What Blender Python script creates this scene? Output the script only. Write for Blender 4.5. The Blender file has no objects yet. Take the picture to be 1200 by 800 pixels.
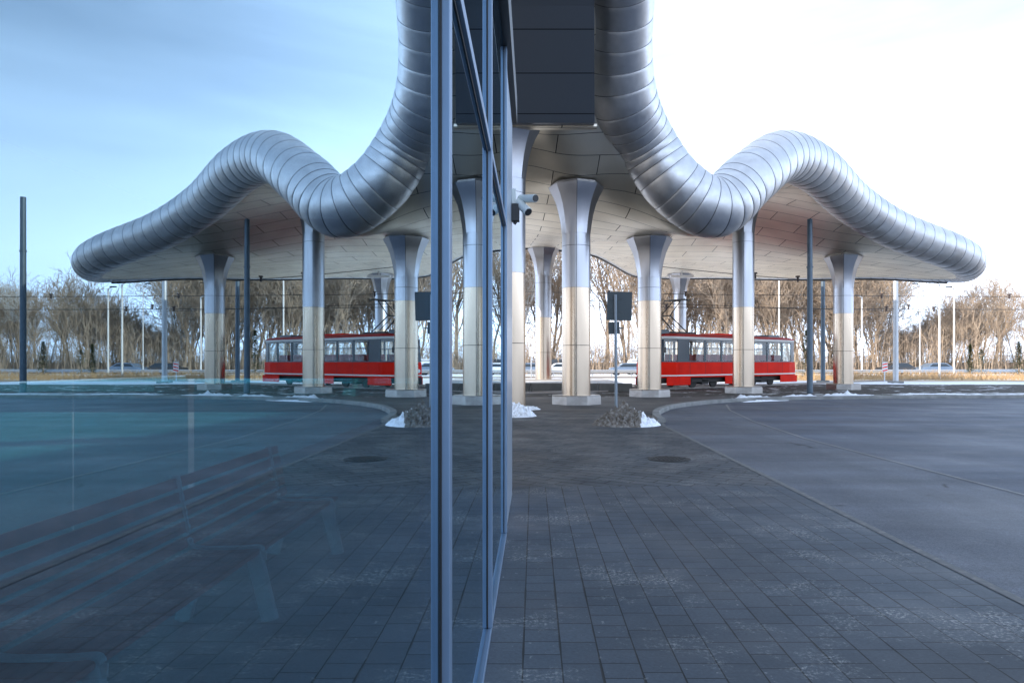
import bpy, bmesh, math, random
import numpy as np
from mathutils import Vector, Matrix, noise as mnoise
random.seed(7)
sc = bpy.context.scene
col = sc.collection
R = math.radians
# ---------------------------------------------------------------- camera
cd = bpy.data.cameras.new('camera'); cam = bpy.data.objects.new('camera', cd); col.objects.link(cam)
cam.location = (0, 0, 1.55); cam.rotation_euler = (R(90), 0, 0)
cd.lens = 24; cd.sensor_width = 36; cd.shift_x = -25.5/1200; cd.shift_y = 24/1200
cd.clip_start = 0.05; cd.clip_end = 6000
sc.camera = cam
# ---------------------------------------------------------------- world and sun
SUN = Vector((-0.92, -0.39, 0)).normalized(); ELEV = R(21)
w = bpy.data.worlds.new('World'); sc.world = w; w.use_nodes = True
wn = w.node_tree.nodes; wl = w.node_tree.links
sky = wn.new('ShaderNodeTexSky'); sky.sky_type = 'NISHITA'; sky.sun_disc = False
sky.sun_elevation = ELEV; sky.sun_rotation = math.atan2(SUN.x, SUN.y)
sky.air_density = 1.0; sky.dust_density = 1.2; sky.ozone_density = 1.5
tc = wn.new('ShaderNodeTexCoord'); mp = wn.new('ShaderNodeMapping'); mp.inputs['Scale'].default_value = (1.0, 1.0, 3.2)
mp.inputs['Rotation'].default_value = (0.25, 0.1, 0.6)
nz = wn.new('ShaderNodeTexNoise'); nz.inputs['Scale'].default_value = 1.7; nz.inputs['Detail'].default_value = 7; nz.inputs['Roughness'].default_value = 0.55
nz.inputs['Distortion'].default_value = 0.6
cr = wn.new('ShaderNodeMapRange'); cr.inputs[1].default_value = 0.34; cr.inputs[2].default_value = 0.7; cr.inputs[3].default_value = 0.24; cr.inputs[4].default_value = 0.5
sx = wn.new('ShaderNodeSeparateXYZ'); hz = wn.new('ShaderNodeMapRange'); hz.interpolation_type = 'SMOOTHSTEP'
hz.inputs[1].default_value = 0.0; hz.inputs[2].default_value = 0.42; hz.inputs[3].default_value = 0.75; hz.inputs[4].default_value = 0.0
ad = wn.new('ShaderNodeMath'); ad.operation = 'ADD'; ad.use_clamp = True
mx = wn.new('ShaderNodeMix'); mx.data_type = 'RGBA'
wl.new(tc.outputs['Generated'], mp.inputs[0]); wl.new(mp.outputs[0], nz.inputs['Vector']); wl.new(nz.outputs[0], cr.inputs[0])
wl.new(tc.outputs['Generated'], sx.inputs[0]); wl.new(sx.outputs[2], hz.inputs[0]); wl.new(cr.outputs[0], ad.inputs[0]); wl.new(hz.outputs[0], ad.inputs[1])
wl.new(ad.outputs[0], mx.inputs[0]); wl.new(sky.outputs[0], mx.inputs[6]); mx.inputs[7].default_value = (10.4, 12.5, 16.0, 1)
wl.new(mx.outputs[2], wn['Background'].inputs[0]); wn['Background'].inputs[1].default_value = 0.125
sd = bpy.data.lights.new('sun', 'SUN'); sd.energy = 3.6; sd.angle = R(0.6); sd.color = (1.0, 0.86, 0.7)
so = bpy.data.objects.new('sun', sd); col.objects.link(so)
so.rotation_euler = Vector((SUN.x*math.cos(ELEV), SUN.y*math.cos(ELEV), math.sin(ELEV))).to_track_quat('Z', 'Y').to_euler()
so.location = (-20, -10, 30)
sc.view_settings.view_transform = 'Standard'; sc.view_settings.look = 'None'; sc.view_settings.gamma = 1
sc.view_settings.use_curve_mapping = False
sc.view_settings.exposure = 0.9
sc.cycles.max_bounces = 8; sc.cycles.transparent_max_bounces = 24

# ---------------------------------------------------------------- helpers
def tag(o, label=None, cat=None, group=None, kind=None):
    if label: o['label'] = label
    if cat: o['category'] = cat
    if group: o['group'] = group
    if kind: o['kind'] = kind
    return o
def empty(name, loc, rz=0, label=None, cat=None, group=None):
    o = bpy.data.objects.new(name, None); col.objects.link(o); o.location = loc; o.rotation_euler = (0, 0, rz)
    o.empty_display_size = 0.3
    return tag(o, label, cat, group)
class MB:
    def __init__(s): s.v = []; s.f = []; s.m = []; s.sm = []
    def add(s, vs, fs, mi=0, smooth=False):
        b = len(s.v); s.v += [tuple(v) for v in vs]
        for f in fs: s.f.append(tuple(i+b for i in f)); s.m.append(mi); s.sm.append(smooth)
    def box(s, x0, x1, y0, y1, z0, z1, mi=0, M=None):
        vs = [Vector((x, y, z)) for z in (z0, z1) for y in (y0, y1) for x in (x0, x1)]
        if M: vs = [M @ v for v in vs]
        s.add(vs, [(0,2,3,1),(4,5,7,6),(0,1,5,4),(2,6,7,3),(0,4,6,2),(1,3,7,5)], mi)
    def bar(s, a, b, wx, wy=None, mi=0, up=(0,0,1)):
        a = Vector(a); b = Vector(b); d = (b-a); L = d.length; d.normalize()
        wy = wy or wx; u = Vector(up)
        if abs(d.dot(u)) > 0.98: u = Vector((0,1,0))
        x = d.cross(u).normalized(); y = x.cross(d)
        vs = [p + x*sx*wx/2 + y*sy*wy/2 for p in (a, b) for sy in (-1, 1) for sx in (-1, 1)]
        s.add(vs, [(0,2,3,1),(4,5,7,6),(0,1,5,4),(2,6,7,3),(0,4,6,2),(1,3,7,5)], mi)
    def tube(s, pts, r, n=10, mi=0, cap=True):
        pts = [Vector(p) for p in pts]; rr = r if isinstance(r, (list, tuple)) else [r]*len(pts)
        rings = []; prev = None
        for i, p in enumerate(pts):
            d = (pts[min(i+1, len(pts)-1)] - pts[max(i-1, 0)]).normalized()
            if prev is None:
                u = Vector((0,0,1)) if abs(d.z) < 0.9 else Vector((1,0,0)); x = d.cross(u).normalized()
            else: x = (prev - d*prev.dot(d)).normalized()
            prev = x; y = d.cross(x)
            rings.append([p + (x*math.cos(2*math.pi*k/n) + y*math.sin(2*math.pi*k/n))*rr[i] for k in range(n)])
        vs = [v for q in rings for v in q]
        fs = [(i*n+k, i*n+(k+1)%n, (i+1)*n+(k+1)%n, (i+1)*n+k) for i in range(len(pts)-1) for k in range(n)]
        s.add(vs, fs, mi, True)
        if cap:
            s.add(rings[0], [tuple(range(n))[::-1]], mi); s.add(rings[-1], [tuple(range(n))], mi)
    def cyl(s, x, y, z0, z1, r, n=16, mi=0, r2=None):
        s.tube([(x, y, z0), (x, y, z1)], [r, r2 if r2 is not None else r], n, mi)
    def build(s, name, mats, parent=None, bevel=0, label=None):
        me = bpy.data.meshes.new(name); me.from_pydata(s.v, [], s.f)
        if not isinstance(mats, (list, tuple)): mats = [mats]
        for m in mats: me.materials.append(m)
        me.polygons.foreach_set('material_index', s.m); me.polygons.foreach_set('use_smooth', s.sm); me.update()
        o = bpy.data.objects.new(name, me); col.objects.link(o)
        if parent: o.parent = parent
        if bevel:
            b = o.modifiers.new('bevel', 'BEVEL'); b.width = bevel; b.segments = 2; b.limit_method = 'ANGLE'
        if label: o['label'] = label
        return o
def copy_tree(o, parent=None):
    c = o.copy(); col.objects.link(c)
    if parent: c.parent = parent
    for ch in list(o.children): copy_tree(ch, c)
    return c

def mat(name, color=(0.5,0.5,0.5), rough=0.5, metal=0.0, bump=None, var=None, spec=None, coat=0):
    """bump=(scale,strength,dist)  var=(scale, colour2, lo, hi)"""
    m = bpy.data.materials.new(name); m.use_nodes = True; n = m.node_tree.nodes; l = m.node_tree.links
    b = n['Principled BSDF']; b.inputs['Base Color'].default_value = (*color, 1); b.inputs['Roughness'].default_value = rough
    b.inputs['Metallic'].default_value = metal
    if spec is not None: b.inputs['Specular IOR Level'].default_value = spec
    if coat: b.inputs['Coat Weight'].default_value = coat
    t = n.new('ShaderNodeTexCoord')
    if var:
        z = n.new('ShaderNodeTexNoise'); z.inputs['Scale'].default_value = var[0]; z.inputs['Detail'].default_value = 6
        r = n.new('ShaderNodeMapRange'); r.inputs[1].default_value = var[2]; r.inputs[2].default_value = var[3]
        x = n.new('ShaderNodeMix'); x.data_type = 'RGBA'; x.inputs[6].default_value = (*color, 1); x.inputs[7].default_value = (*var[1], 1)
        l.new(t.outputs['Object'], z.inputs['Vector']); l.new(z.outputs[0], r.inputs[0]); l.new(r.outputs[0], x.inputs[0])
        l.new(x.outputs[2], b.inputs['Base Color'])
    if bump:
        z = n.new('ShaderNodeTexNoise'); z.inputs['Scale'].default_value = bump[0]; z.inputs['Detail'].default_value = 5
        u = n.new('ShaderNodeBump'); u.inputs['Strength'].default_value = bump[1]; u.inputs['Distance'].default_value = bump[2]
        l.new(t.outputs['Object'], z.inputs['Vector']); l.new(z.outputs[0], u.inputs['Height']); l.new(u.outputs[0], b.inputs['Normal'])
    return m
class NT:
    """small node helper"""
    def __init__(s, m): s.m = m; s.n = m.node_tree.nodes; s.l = m.node_tree.links; s.b = s.n['Principled BSDF']
    def new(s, t, ins={}, **kw):
        x = s.n.new(t)
        for k, v in kw.items(): setattr(x, k, v)
        for k, v in ins.items():
            if isinstance(v, bpy.types.NodeSocket): s.l.new(v, x.inputs[k])
            else: x.inputs[k].default_value = v
        return x
    def noise(s, vec, scale, detail=5, rough=0.55): return s.new('ShaderNodeTexNoise', {'Vector': vec, 'Scale': scale, 'Detail': detail, 'Roughness': rough}).outputs[0]
    def rng(s, v, a, b, c=0.0, d=1.0): return s.new('ShaderNodeMapRange', {0: v, 1: a, 2: b, 3: c, 4: d}).outputs[0]
    def mix(s, f, a, b):
        x = s.new('ShaderNodeMix', {0: f}, data_type='RGBA')
        for i, v in ((6, a), (7, b)):
            if isinstance(v, bpy.types.NodeSocket): s.l.new(v, x.inputs[i])
            else: x.inputs[i].default_value = (*v, 1)
        return x.outputs[2]
    def math(s, op, a, b=0.0): return s.new('ShaderNodeMath', {0: a, 1: b}, operation=op).outputs[0]
    def obj(s): return s.new('ShaderNodeTexCoord').outputs['Object']
    def xyz(s, v): return s.new('ShaderNodeSeparateXYZ', {0: v}).outputs
    def comb(s, x=0.0, y=0.0, z=0.0): return s.new('ShaderNodeCombineXYZ', {0: x, 1: y, 2: z}).outputs[0]
    def bump(s, h, strength=0.3, dist=0.01):
        u = s.new('ShaderNodeBump', {'Height': h, 'Strength': strength, 'Distance': dist}); s.l.new(u.outputs[0], s.b.inputs['Normal'])
def nm(name, rough=0.5, metal=0.0):
    m = bpy.data.materials.new(name); m.use_nodes = True; t = NT(m); t.b.inputs['Roughness'].default_value = rough; t.b.inputs['Metallic'].default_value = metal
    return m, t

# ---------------------------------------------------------------- materials
def paving_material():
    m, t = nm('concrete paving', 0.62)
    t.b.inputs['Specular IOR Level'].default_value = 0.35
    P = t.obj(); c = t.xyz(P)
    # zone A: straight courses running away from the glass wall; zone B (beyond 8.5 m): small diagonal setts
    xs = t.math('ADD', c[0], 0.056); 
    va = t.comb(c[1], xs, 0.0)
    A = t.new('ShaderNodeTexBrick', {'Vector': va, 'Color1': (0.066,0.081,0.100,1), 'Color2': (0.053,0.066,0.082,1), 'Mortar': (0.012,0.013,0.014,1), 'Scale': 1.0,
              'Mortar Size': 0.0045, 'Mortar Smooth': 0.3, 'Bias': 0.0, 'Brick Width': 0.27, 'Row Height': 0.2}, offset=0.37, offset_frequency=3, squash=0.62, squash_frequency=2)
    rot = t.new('ShaderNodeMapping', {'Vector': P, 'Rotation': (0, 0, R(33))}).outputs[0]
    B = t.new('ShaderNodeTexBrick', {'Vector': rot, 'Color1': (0.078,0.089,0.1,1), 'Color2': (0.055,0.064,0.074,1), 'Mortar': (0.010,0.011,0.012,1), 'Scale': 1.0,
              'Mortar Size': 0.014, 'Mortar Smooth': 0.3, 'Bias': 0.0, 'Brick Width': 0.5, 'Row Height': 0.2}, offset=0.5)
    zone = t.math('GREATER_THAN', c[1], 8.52)
    xm = t.math('ABSOLUTE', t.math('SUBTRACT', t.math('PINGPONG', xs, 0.1), 0.0))
    wj = t.rng(t.noise(P, 1.7, 3), 0.35, 0.65, 0.0012, 0.0075)
    lj = t.math('MULTIPLY', t.math('LESS_THAN', xm, wj), t.math('LESS_THAN', c[1], 8.52))
    Ac = t.mix(lj, A.outputs['Color'], (0.012, 0.013, 0.014))
    base = t.mix(zone, Ac, B.outputs['Color'])
    big = t.rng(t.noise(P, 0.5, 5), 0.3, 0.7, 0.72, 1.22)
    fine = t.rng(t.noise(P, 45, 6, 0.7), 0.3, 0.7, 0.78, 1.2)
    k = t.math('MULTIPLY', big, fine)
    mul = t.new('ShaderNodeVectorMath', {0: base, 'Scale': k}, operation='SCALE').outputs[0]
    # salt and sand scuffs
    patch = t.rng(t.noise(P, 1.15, 6, 0.7), 0.52, 0.64)
    speck = t.rng(t.noise(P, 38, 8, 0.8), 0.50, 0.60)
    st = t.math('MULTIPLY', t.math('MULTIPLY', patch, speck), 0.85)
    fl = t.rng(t.noise(P, 21, 4, 0.6), 0.66, 0.72)
    st = t.math('MAXIMUM', st, t.math('MULTIPLY', fl, 0.4))
    colr = t.mix(st, mul, (0.42, 0.42, 0.4))
    t.l.new(colr, t.b.inputs['Base Color'])
    fac = t.new('ShaderNodeMix', {0: zone, 2: A.outputs['Fac'], 3: B.outputs['Fac']}).outputs[0]
    h = t.math('SUBTRACT', t.math('MULTIPLY', t.noise(P, 70, 5), 0.35), fac)
    t.bump(h, 0.5, 0.004)
    t.l.new(t.rng(t.noise(P, 1.3, 4), 0.3, 0.7, 0.48, 0.72), t.b.inputs['Roughness'])
    return m
def asphalt_material(name, c1, c2, seed=0.0, cracks=True, rough=(0.5, 0.75)):
    m, t = nm(name); P = t.obj()
    a = t.mix(t.rng(t.noise(P, 0.22, 6, 0.6), 0.3, 0.7), c1, c2)
    st = t.new('ShaderNodeMapping', {'Vector': P, 'Scale': (0.12, 1.0, 1.0), 'Rotation': (0, 0, R(-18))}).outputs[0]
    a2 = t.rng(t.noise(st, 0.8, 7, 0.65), 0.35, 0.7, 0.68, 1.38)
    f = t.rng(t.noise(P, 60, 4, 0.8), 0.3, 0.7, 0.5, 1.5)
    ty = t.new('ShaderNodeMapping', {'Vector': P, 'Scale': (1.0, 0.05, 1.0)}).outputs[0]
    f = t.math('MULTIPLY', f, t.rng(t.noise(ty, 1.6, 4, 0.6), 0.3, 0.7, 0.86, 1.14))
    dst = t.rng(t.noise(P, 2.3, 8, 0.75), 0.56, 0.74)
    a = t.new('ShaderNodeVectorMath', {0: a, 'Scale': t.math('MULTIPLY', a2, f)}, operation='SCALE').outputs[0]
    a = t.mix(t.math('MULTIPLY', dst, 0.35), a, (0.26,0.26,0.26))
    if cracks:
        wv = t.new('ShaderNodeTexVoronoi', {'Vector': t.new('ShaderNodeVectorMath', {0: P, 1: t.new('ShaderNodeVectorMath', {0: t.new('ShaderNodeTexNoise', {'Vector': P, 'Scale': 0.9}).outputs[1], 'Scale': 1.6}, operation='SCALE').outputs[0]}, operation='ADD').outputs[0], 'Scale': 0.33}, feature='DISTANCE_TO_EDGE')
        ck = t.math('MULTIPLY', t.rng(wv.outputs[0], 0.02, 0.0), t.rng(t.noise(P, 1.1), 0.53, 0.60))
        a = t.mix(ck, a, (0.02, 0.02, 0.022))
    t.l.new(a, t.b.inputs['Base Color']); t.bump(t.noise(P, 80, 5, 0.8), 0.8, 0.006)
    t.l.new(t.rng(t.noise(P, 0.5, 5), 0.3, 0.7, *rough), t.b.inputs['Roughness'])
    return m
def ground_mix(name, c1, c2, snow=0.0, scale=0.7, stretch=1.0):
    m, t = nm(name, 0.9); P = t.obj(); P2 = t.new('ShaderNodeMapping', {'Vector': P, 'Scale': (stretch, 1, 1)}).outputs[0]
    a = t.mix(t.rng(t.noise(P2, scale*3, 7, 0.65), 0.35, 0.65), c1, c2)
    if snow:
        f = t.rng(t.noise(P2, scale, 8, 0.62), 0.62-snow*0.3, 0.66-snow*0.3)
        a = t.mix(f, a, (0.8, 0.82, 0.85))
    t.l.new(a, t.b.inputs['Base Color']); t.bump(t.noise(P, 14, 6), 0.8, 0.05)
    return m
def metal_tube_material():
    m, t = nm('brushed aluminium cladding', 0.34, 1.0)
    at = t.new('ShaderNodeAttribute', attribute_name='seg').outputs['Fac']
    P = t.obj()
    seg = t.new('ShaderNodeTexWhiteNoise', {'W': at}, noise_dimensions='1D').outputs['Value']
    a = t.mix(seg, (0.60, 0.61, 0.63), (0.70, 0.705, 0.72))
    dirt = t.rng(t.noise(P, 2.2, 6, 0.6), 0.35, 0.75, 0.86, 1.05)
    a = t.new('ShaderNodeVectorMath', {0: a, 'Scale': dirt}, operation='SCALE').outputs[0]
    t.l.new(a, t.b.inputs['Base Color'])
    r = t.math('ADD', t.rng(seg, 0, 1, 0.42, 0.52), t.rng(t.noise(P, 5, 5), 0.3, 0.7, -0.04, 0.06))
    t.l.new(r, t.b.inputs['Roughness'])
    t.bump(t.noise(P, 0.8, 0), 0.15, 0.04)
    return m
def soffit_material():
    m, t = nm('satin metal soffit panels', 0.3, 0.88)
    P = t.obj(); c = t.xyz(P)
    v = t.comb(c[0], t.math('SUBTRACT', c[1], t.math('MULTIPLY', c[2], 1.0)), 0.0)
    v = t.new('ShaderNodeMapping', {'Vector': v, 'Rotation': (0, 0, R(-3))}).outputs[0]
    B = t.new('ShaderNodeTexBrick', {'Vector': v, 'Color1': (0.82,0.76,0.64,1), 'Color2': (0.76,0.70,0.59,1), 'Mortar': (0.03,0.03,0.03,1), 'Scale': 1.0,
        'Mortar Size': 0.016, 'Mortar Smooth': 0.1, 'Bias': 0.0, 'Brick Width': 3.1, 'Row Height': 1.15}, offset=0.5)
    a = t.new('ShaderNodeVectorMath', {0: B.outputs['Color'], 'Scale': t.rng(t.noise(P, 0.5, 4), 0.3, 0.7, 0.85, 1.08)}, operation='SCALE').outputs[0]
    t.l.new(a, t.b.inputs['Base Color'])
    t.l.new(t.math('ADD', t.math('MULTIPLY', B.outputs['Fac'], 0.5), t.rng(t.noise(P, 0.8, 2), 0.3, 0.7, 0.38, 0.46)), t.b.inputs['Roughness'])
    h = t.math('SUBTRACT', t.math('MULTIPLY', t.noise(P, 0.6, 0), 0.8), B.outputs['Fac'])
    t.bump(h, 0.12, 0.02)
    return m
def column_material(name, c1, c2, rough, metal, warm=False):
    m, t = nm(name, rough, metal); P = t.obj(); c = t.xyz(P)
    st = t.new('ShaderNodeMapping', {'Vector': P, 'Scale': (1, 1, 0.15)}).outputs[0]
    a = t.mix(t.rng(t.noise(st, 1.6, 2), 0.3, 0.7), c1, c2)
    seam = t.math('LESS_THAN', t.math('MINIMUM', t.math('ABSOLUTE', c[0]), t.math('ABSOLUTE', c[1])), 0.009)
    a = t.mix(seam, a, (0.03, 0.03, 0.035))
    t.l.new(a, t.b.inputs['Base Color'])
    t.l.new(t.rng(t.noise(st, 2.5, 1), 0.3, 0.7, rough-0.03, rough+0.05), t.b.inputs['Roughness'])
    t.l.new(t.math('MULTIPLY', t.math('SUBTRACT', 1.0, seam), metal), t.b.inputs['Metallic'])
    t.bump(t.noise(P, 1.3, 0), 0.12, 0.02)
    return m
def glass_material(name, tint, f0, power=5.0, refl=(1,1,1)):
    m = bpy.data.materials.new(name); m.use_nodes = True; n = m.node_tree.nodes; l = m.node_tree.links
    n.remove(n['Principled BSDF']); t = NT.__new__(NT); t.m = m; t.n = n; t.l = l
    geo = t.new('ShaderNodeNewGeometry')
    dot = t.math('ABSOLUTE', t.new('ShaderNodeVectorMath', {0: geo.outputs['Incoming'], 1: geo.outputs['Normal']}, operation='DOT_PRODUCT').outputs['Value'])
    p = t.math('POWER', t.math('SUBTRACT', 1.0, dot), power)
    f = t.math('ADD', f0, t.math('MULTIPLY', p, 1-f0))
    tr = t.new('ShaderNodeBsdfTransparent', {'Color': (*tint, 1)}); gl = t.new('ShaderNodeBsdfGlossy', {'Color': (*refl, 1), 'Roughness': 0.0})
    mxs = t.new('ShaderNodeMixShader', {0: f, 1: tr.outputs[0], 2: gl.outputs[0]})
    l.new(mxs.outputs[0], n['Material Output'].inputs[0])
    return m
M_pave = paving_material()
M_asph = asphalt_material('old asphalt', (0.047,0.060,0.086), (0.074,0.090,0.12), cracks=False)
M_conc = asphalt_material('worn concrete lane', (0.074,0.084,0.104), (0.102,0.114,0.136), rough=(0.55, 0.8))
M_dark = asphalt_material('dark asphalt', (0.05,0.052,0.055), (0.075,0.077,0.08), cracks=False)
M_kerb = mat('kerb stone', (0.26,0.26,0.25), 0.8, bump=(30, 0.5, 0.01), var=(2.5, (0.17,0.17,0.165), 0.35, 0.65))
M_tube = metal_tube_material(); M_soff = soffit_material()
M_roof = mat('roof sheet', (0.62,0.58,0.53), 0.55, 0.3, var=(0.6, (0.52,0.48,0.44), 0.35, 0.65))
M_lower = column_material('bare brushed steel', (0.60,0.485,0.37), (0.50,0.40,0.305), 0.27, 1.0)
M_upper = column_material('aluminium sheet', (0.44,0.45,0.485), (0.39,0.40,0.43), 0.33, 0.95)
M_plinth = mat('galvanised plinth', (0.36,0.34,0.32), 0.36, 0.9, var=(4, (0.28,0.26,0.245), 0.35, 0.65))
M_frame = mat('grey aluminium frame', (0.19,0.27,0.38), 0.4, 0.45, var=(3, (0.16,0.23,0.33), 0.3, 0.7))
M_gasket = mat('black gasket', (0.01,0.011,0.013), 0.5)
M_black = mat('matt black steel', (0.02,0.022,0.025), 0.5)
M_glass = glass_material('coated facade glass', (0.48,0.62,0.67), 0.25, 3.0, (0.72,0.89,1.0))
M_glass2 = glass_material('rear facade glass', (0.38,0.80,0.86), 0.08, 5.0)
M_clear = glass_material('tram window glass', (0.86,0.9,0.9), 0.045, 5.0)
M_wood = mat('dark stained slats', (0.72,0.12,0.06), 0.5, var=(6, (0.42,0.07,0.04), 0.35, 0.65), bump=(20, 0.3, 0.005))
M_alu = mat('cast aluminium', (0.8,0.82,0.83), 0.45, 0.2)
M_int = mat('dark interior', (0.055,0.06,0.065), 0.8)
M_intf = mat('interior tiles', (0.2,0.22,0.23), 0.5)
M_pole = mat('blue grey painted pole', (0.10,0.14,0.18), 0.45, 0.2, var=(5, (0.08,0.115,0.15), 0.3, 0.7))
M_polel = mat('galvanised pole', (0.5,0.52,0.54), 0.45, 0.5)
M_white = mat('white painted pole', (0.66,0.65,0.63), 0.5)
M_signb = mat('dark sign back', (0.045,0.06,0.07), 0.45, 0.3)
M_red = mat('red tram paint', (0.88,0.018,0.003), 0.5, spec=0.08, var=(1.2, (0.74,0.012,0.003), 0.35, 0.7))
M_cream = mat('pale stripe', (0.75,0.72,0.68), 0.4)
M_tdark = mat('dark window band', (0.035,0.055,0.075), 0.25)
M_under = mat('bogie grime', (0.035,0.032,0.03), 0.8)
M_maroon = mat('maroon seat', (0.28,0.04,0.045), 0.7)
M_ballast = ground_mix('track ballast', (0.035,0.032,0.028), (0.09,0.08,0.07), 0.12, 0.9)
M_verge = ground_mix('wet verge', (0.045,0.05,0.03), (0.10,0.09,0.06), 0.42, 0.5, 0.35)
M_drygrass = ground_mix('dry grass', (0.38,0.27,0.15), (0.55,0.42,0.27), 0.2, 0.35, 0.5)
M_snowroad = ground_mix('salted light asphalt', (0.36,0.35,0.34), (0.46,0.44,0.42), 0.55, 0.12, 0.2)
M_earth = ground_mix('woodland floor', (0.18,0.12,0.07), (0.28,0.2,0.12), 0.1, 0.2)
M_snow = mat('snow', (0.84,0.87,0.92), 0.7, bump=(25, 0.5, 0.02), var=(6, (0.55,0.55,0.56), 0.55, 0.75))
M_dirty = mat('dirty snow and grit', (0.15,0.13,0.11), 0.95, bump=(45, 1.0, 0.03), var=(14, (0.30,0.285,0.27), 0.42, 0.66))
M_iron = mat('cast iron', (0.035,0.035,0.036), 0.6, 0.4, bump=(60, 0.6, 0.01))
M_steelrail = mat('rail steel', (0.25,0.22,0.2), 0.35, 0.9)
M_bark = mat('bare bark', (0.36,0.29,0.215), 0.9, var=(1.5, (0.19,0.14,0.10), 0.35, 0.65))
M_bark2 = mat('twigs', (0.43,0.335,0.245), 0.9, var=(0.35, (0.28,0.22,0.165), 0.35, 0.65))
M_birch = mat('birch bark', (0.7,0.67,0.62), 0.8, var=(4, (0.3,0.26,0.23), 0.55, 0.65))
M_fir = mat('conifer needles', (0.10,0.12,0.03), 0.8, var=(2, (0.06,0.085,0.03), 0.35, 0.65))
M_insul = mat('brown insulator', (0.05,0.03,0.025), 0.4)
M_wire = mat('copper wire', (0.06,0.055,0.05), 0.6)
M_tyre = mat('tyre rubber', (0.02,0.02,0.02), 0.8)
M_cglass = mat('car glass', (0.03,0.04,0.05), 0.08)
M_platc = mat('precast concrete edge', (0.13,0.125,0.115), 0.85, var=(1.5, (0.08,0.078,0.072), 0.3, 0.7), bump=(20, 0.5, 0.01))

# ---------------------------------------------------------------- ground
def sheet(name, poly, z, m, kind='structure'):
    me = bpy.data.meshes.new(name); me.from_pydata([(x, y, z) for x, y in poly], [], [tuple(range(len(poly)))]); me.materials.append(m)
    if me.polygons[0].normal.z < 0: me.flip_normals()
    o = bpy.data.objects.new(name, me); col.objects.link(o); o['kind'] = kind; return o
sheet('ground', [(-1500,-1500),(1500,-1500),(1500,3000),(-1500,3000)], -0.024, M_earth)
sheet('outer_pavement', [(-60,-60),(60,-60),(60,47),(-60,47)], -0.020, M_dark)
# kerb curve (plan): leaves the paving edge at x=3.4 and sweeps right
def catmull(P, n=10):
    P = [Vector(p) for p in P]; out = []
    Q = [P[0]*2-P[1]] + P + [P[-1]*2-P[-2]]
    for i in range(1, len(Q)-2):
        for k in range(n):
            t = k/n; a, b, c, d = Q[i-1], Q[i], Q[i+1], Q[i+2]
            out.append(0.5*((2*b)+(c-a)*t+(2*a-5*b+4*c-d)*t*t+(3*b-a-3*c+d)*t**3))
    out.append(P[-1]); return out
kc = catmull([(3.32,17.4,0),(3.5,19.2,0),(4.0,21.2,0),(5.1,23.6,0),(7.3,26.2,0),(10.2,27.9,0),(14,28.9,0),(20,29.5,0),(30,29.8,0),(44,30,0)], 8)
road_poly = [(3.2,-60),(60,-60),(60,30.2)] + [(p.x, p.y) for p in reversed(kc)] + [(3.22,16.5)]
sheet('road', road_poly, -0.012, M_asph)
lane = [(3.2,-60),(5.7,-60),(5.72,8),(5.6,11),(5.5,14),(5.75,18),(6.3,22),(7.0,24.9)]
inner = [(p.x, p.y) for p in kc if p.x < 6.6]
sheet('concrete_lane', lane + [(q[0]+0.1, q[1]-0.1) for q in reversed(inner)] + [(3.22,16.5)], -0.008, M_conc)
sheet('lane_joint', [(5.70,-10),(5.76,-10),(5.78,8),(5.66,11),(5.56,14),(5.81,18),(6.36,22),(7.06,24.9),(7.0,24.95),(6.3,22.04),(5.75,18),(5.5,14),(5.6,11),(5.72,8)], -0.003,
      asphalt_material('joint filler', (0.16,0.165,0.17), (0.2,0.2,0.2), cracks=False))
plat = [(-60,-60),(3.2,-60),(3.2,16.5)] + [(p.x, p.y) for p in kc] + [(60,30.2),(60,33.5),(24,33.5),(15,31.6),(7,30.5),(-60,30.5)]
sheet('paving', plat, 0.0, M_pave)
sheet('station_apron', [(-60,22.5),(-1,21.5),(2,20.5),(4.15,21.6)]+[(p.x+0.12,p.y+0.12) for p in kc if 4.3 < p.x < 43.5]+[(59,30.4),(59,33.4),(24,33.4),(15,31.5),(7,30.4),(-60,30.4)], 0.004, M_dark)
# flush edging along the paving near the road
sheet('paving_edging', [(3.12,-20),(3.2,-20),(3.2,16.5),(3.3,17.3),(3.22,17.3),(3.12,16.5)], 0.004, mat('edging blocks', (0.13,0.135,0.135), 0.8, var=(12, (0.2,0.19,0.18), 0.5, 0.65)))
sheet('trackbed', [(-60,30.5),(7,30.5),(15,31.6),(24,33.5),(60,33.5),(60,48),(24,49),(7,48),(-60,48)], -0.006, M_ballast)
sheet('snowy_verge', [(11.5,28.7),(14,29.3),(20,29.85),(30,30.15),(60,30.4),(60,36.5),(34,36),(26,34.2),(18,33.0),(12,31.4)], 0.010, M_verge)
sheet('far_verge', [(-70,46.5),(6,47),(20,48),(30,47),(110,45),(110,53),(-70,53)], 0.0, ground_mix('snow and frost', (0.3,0.3,0.2),(0.5,0.46,0.36), 0.85, 0.6, 0.2))
sheet('far_road', [(-100,53),(140,53),(140,64),(-100,66)], 0.004, M_snowroad)
sheet('dry_field', [(21,56),(30,54.5),(120,52),(140,72),(18,72)], 0.012, M_drygrass)
sheet('highway', [(-160,72),(200,72),(200,92),(-160,92)], 0.002, M_snowroad)

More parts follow.
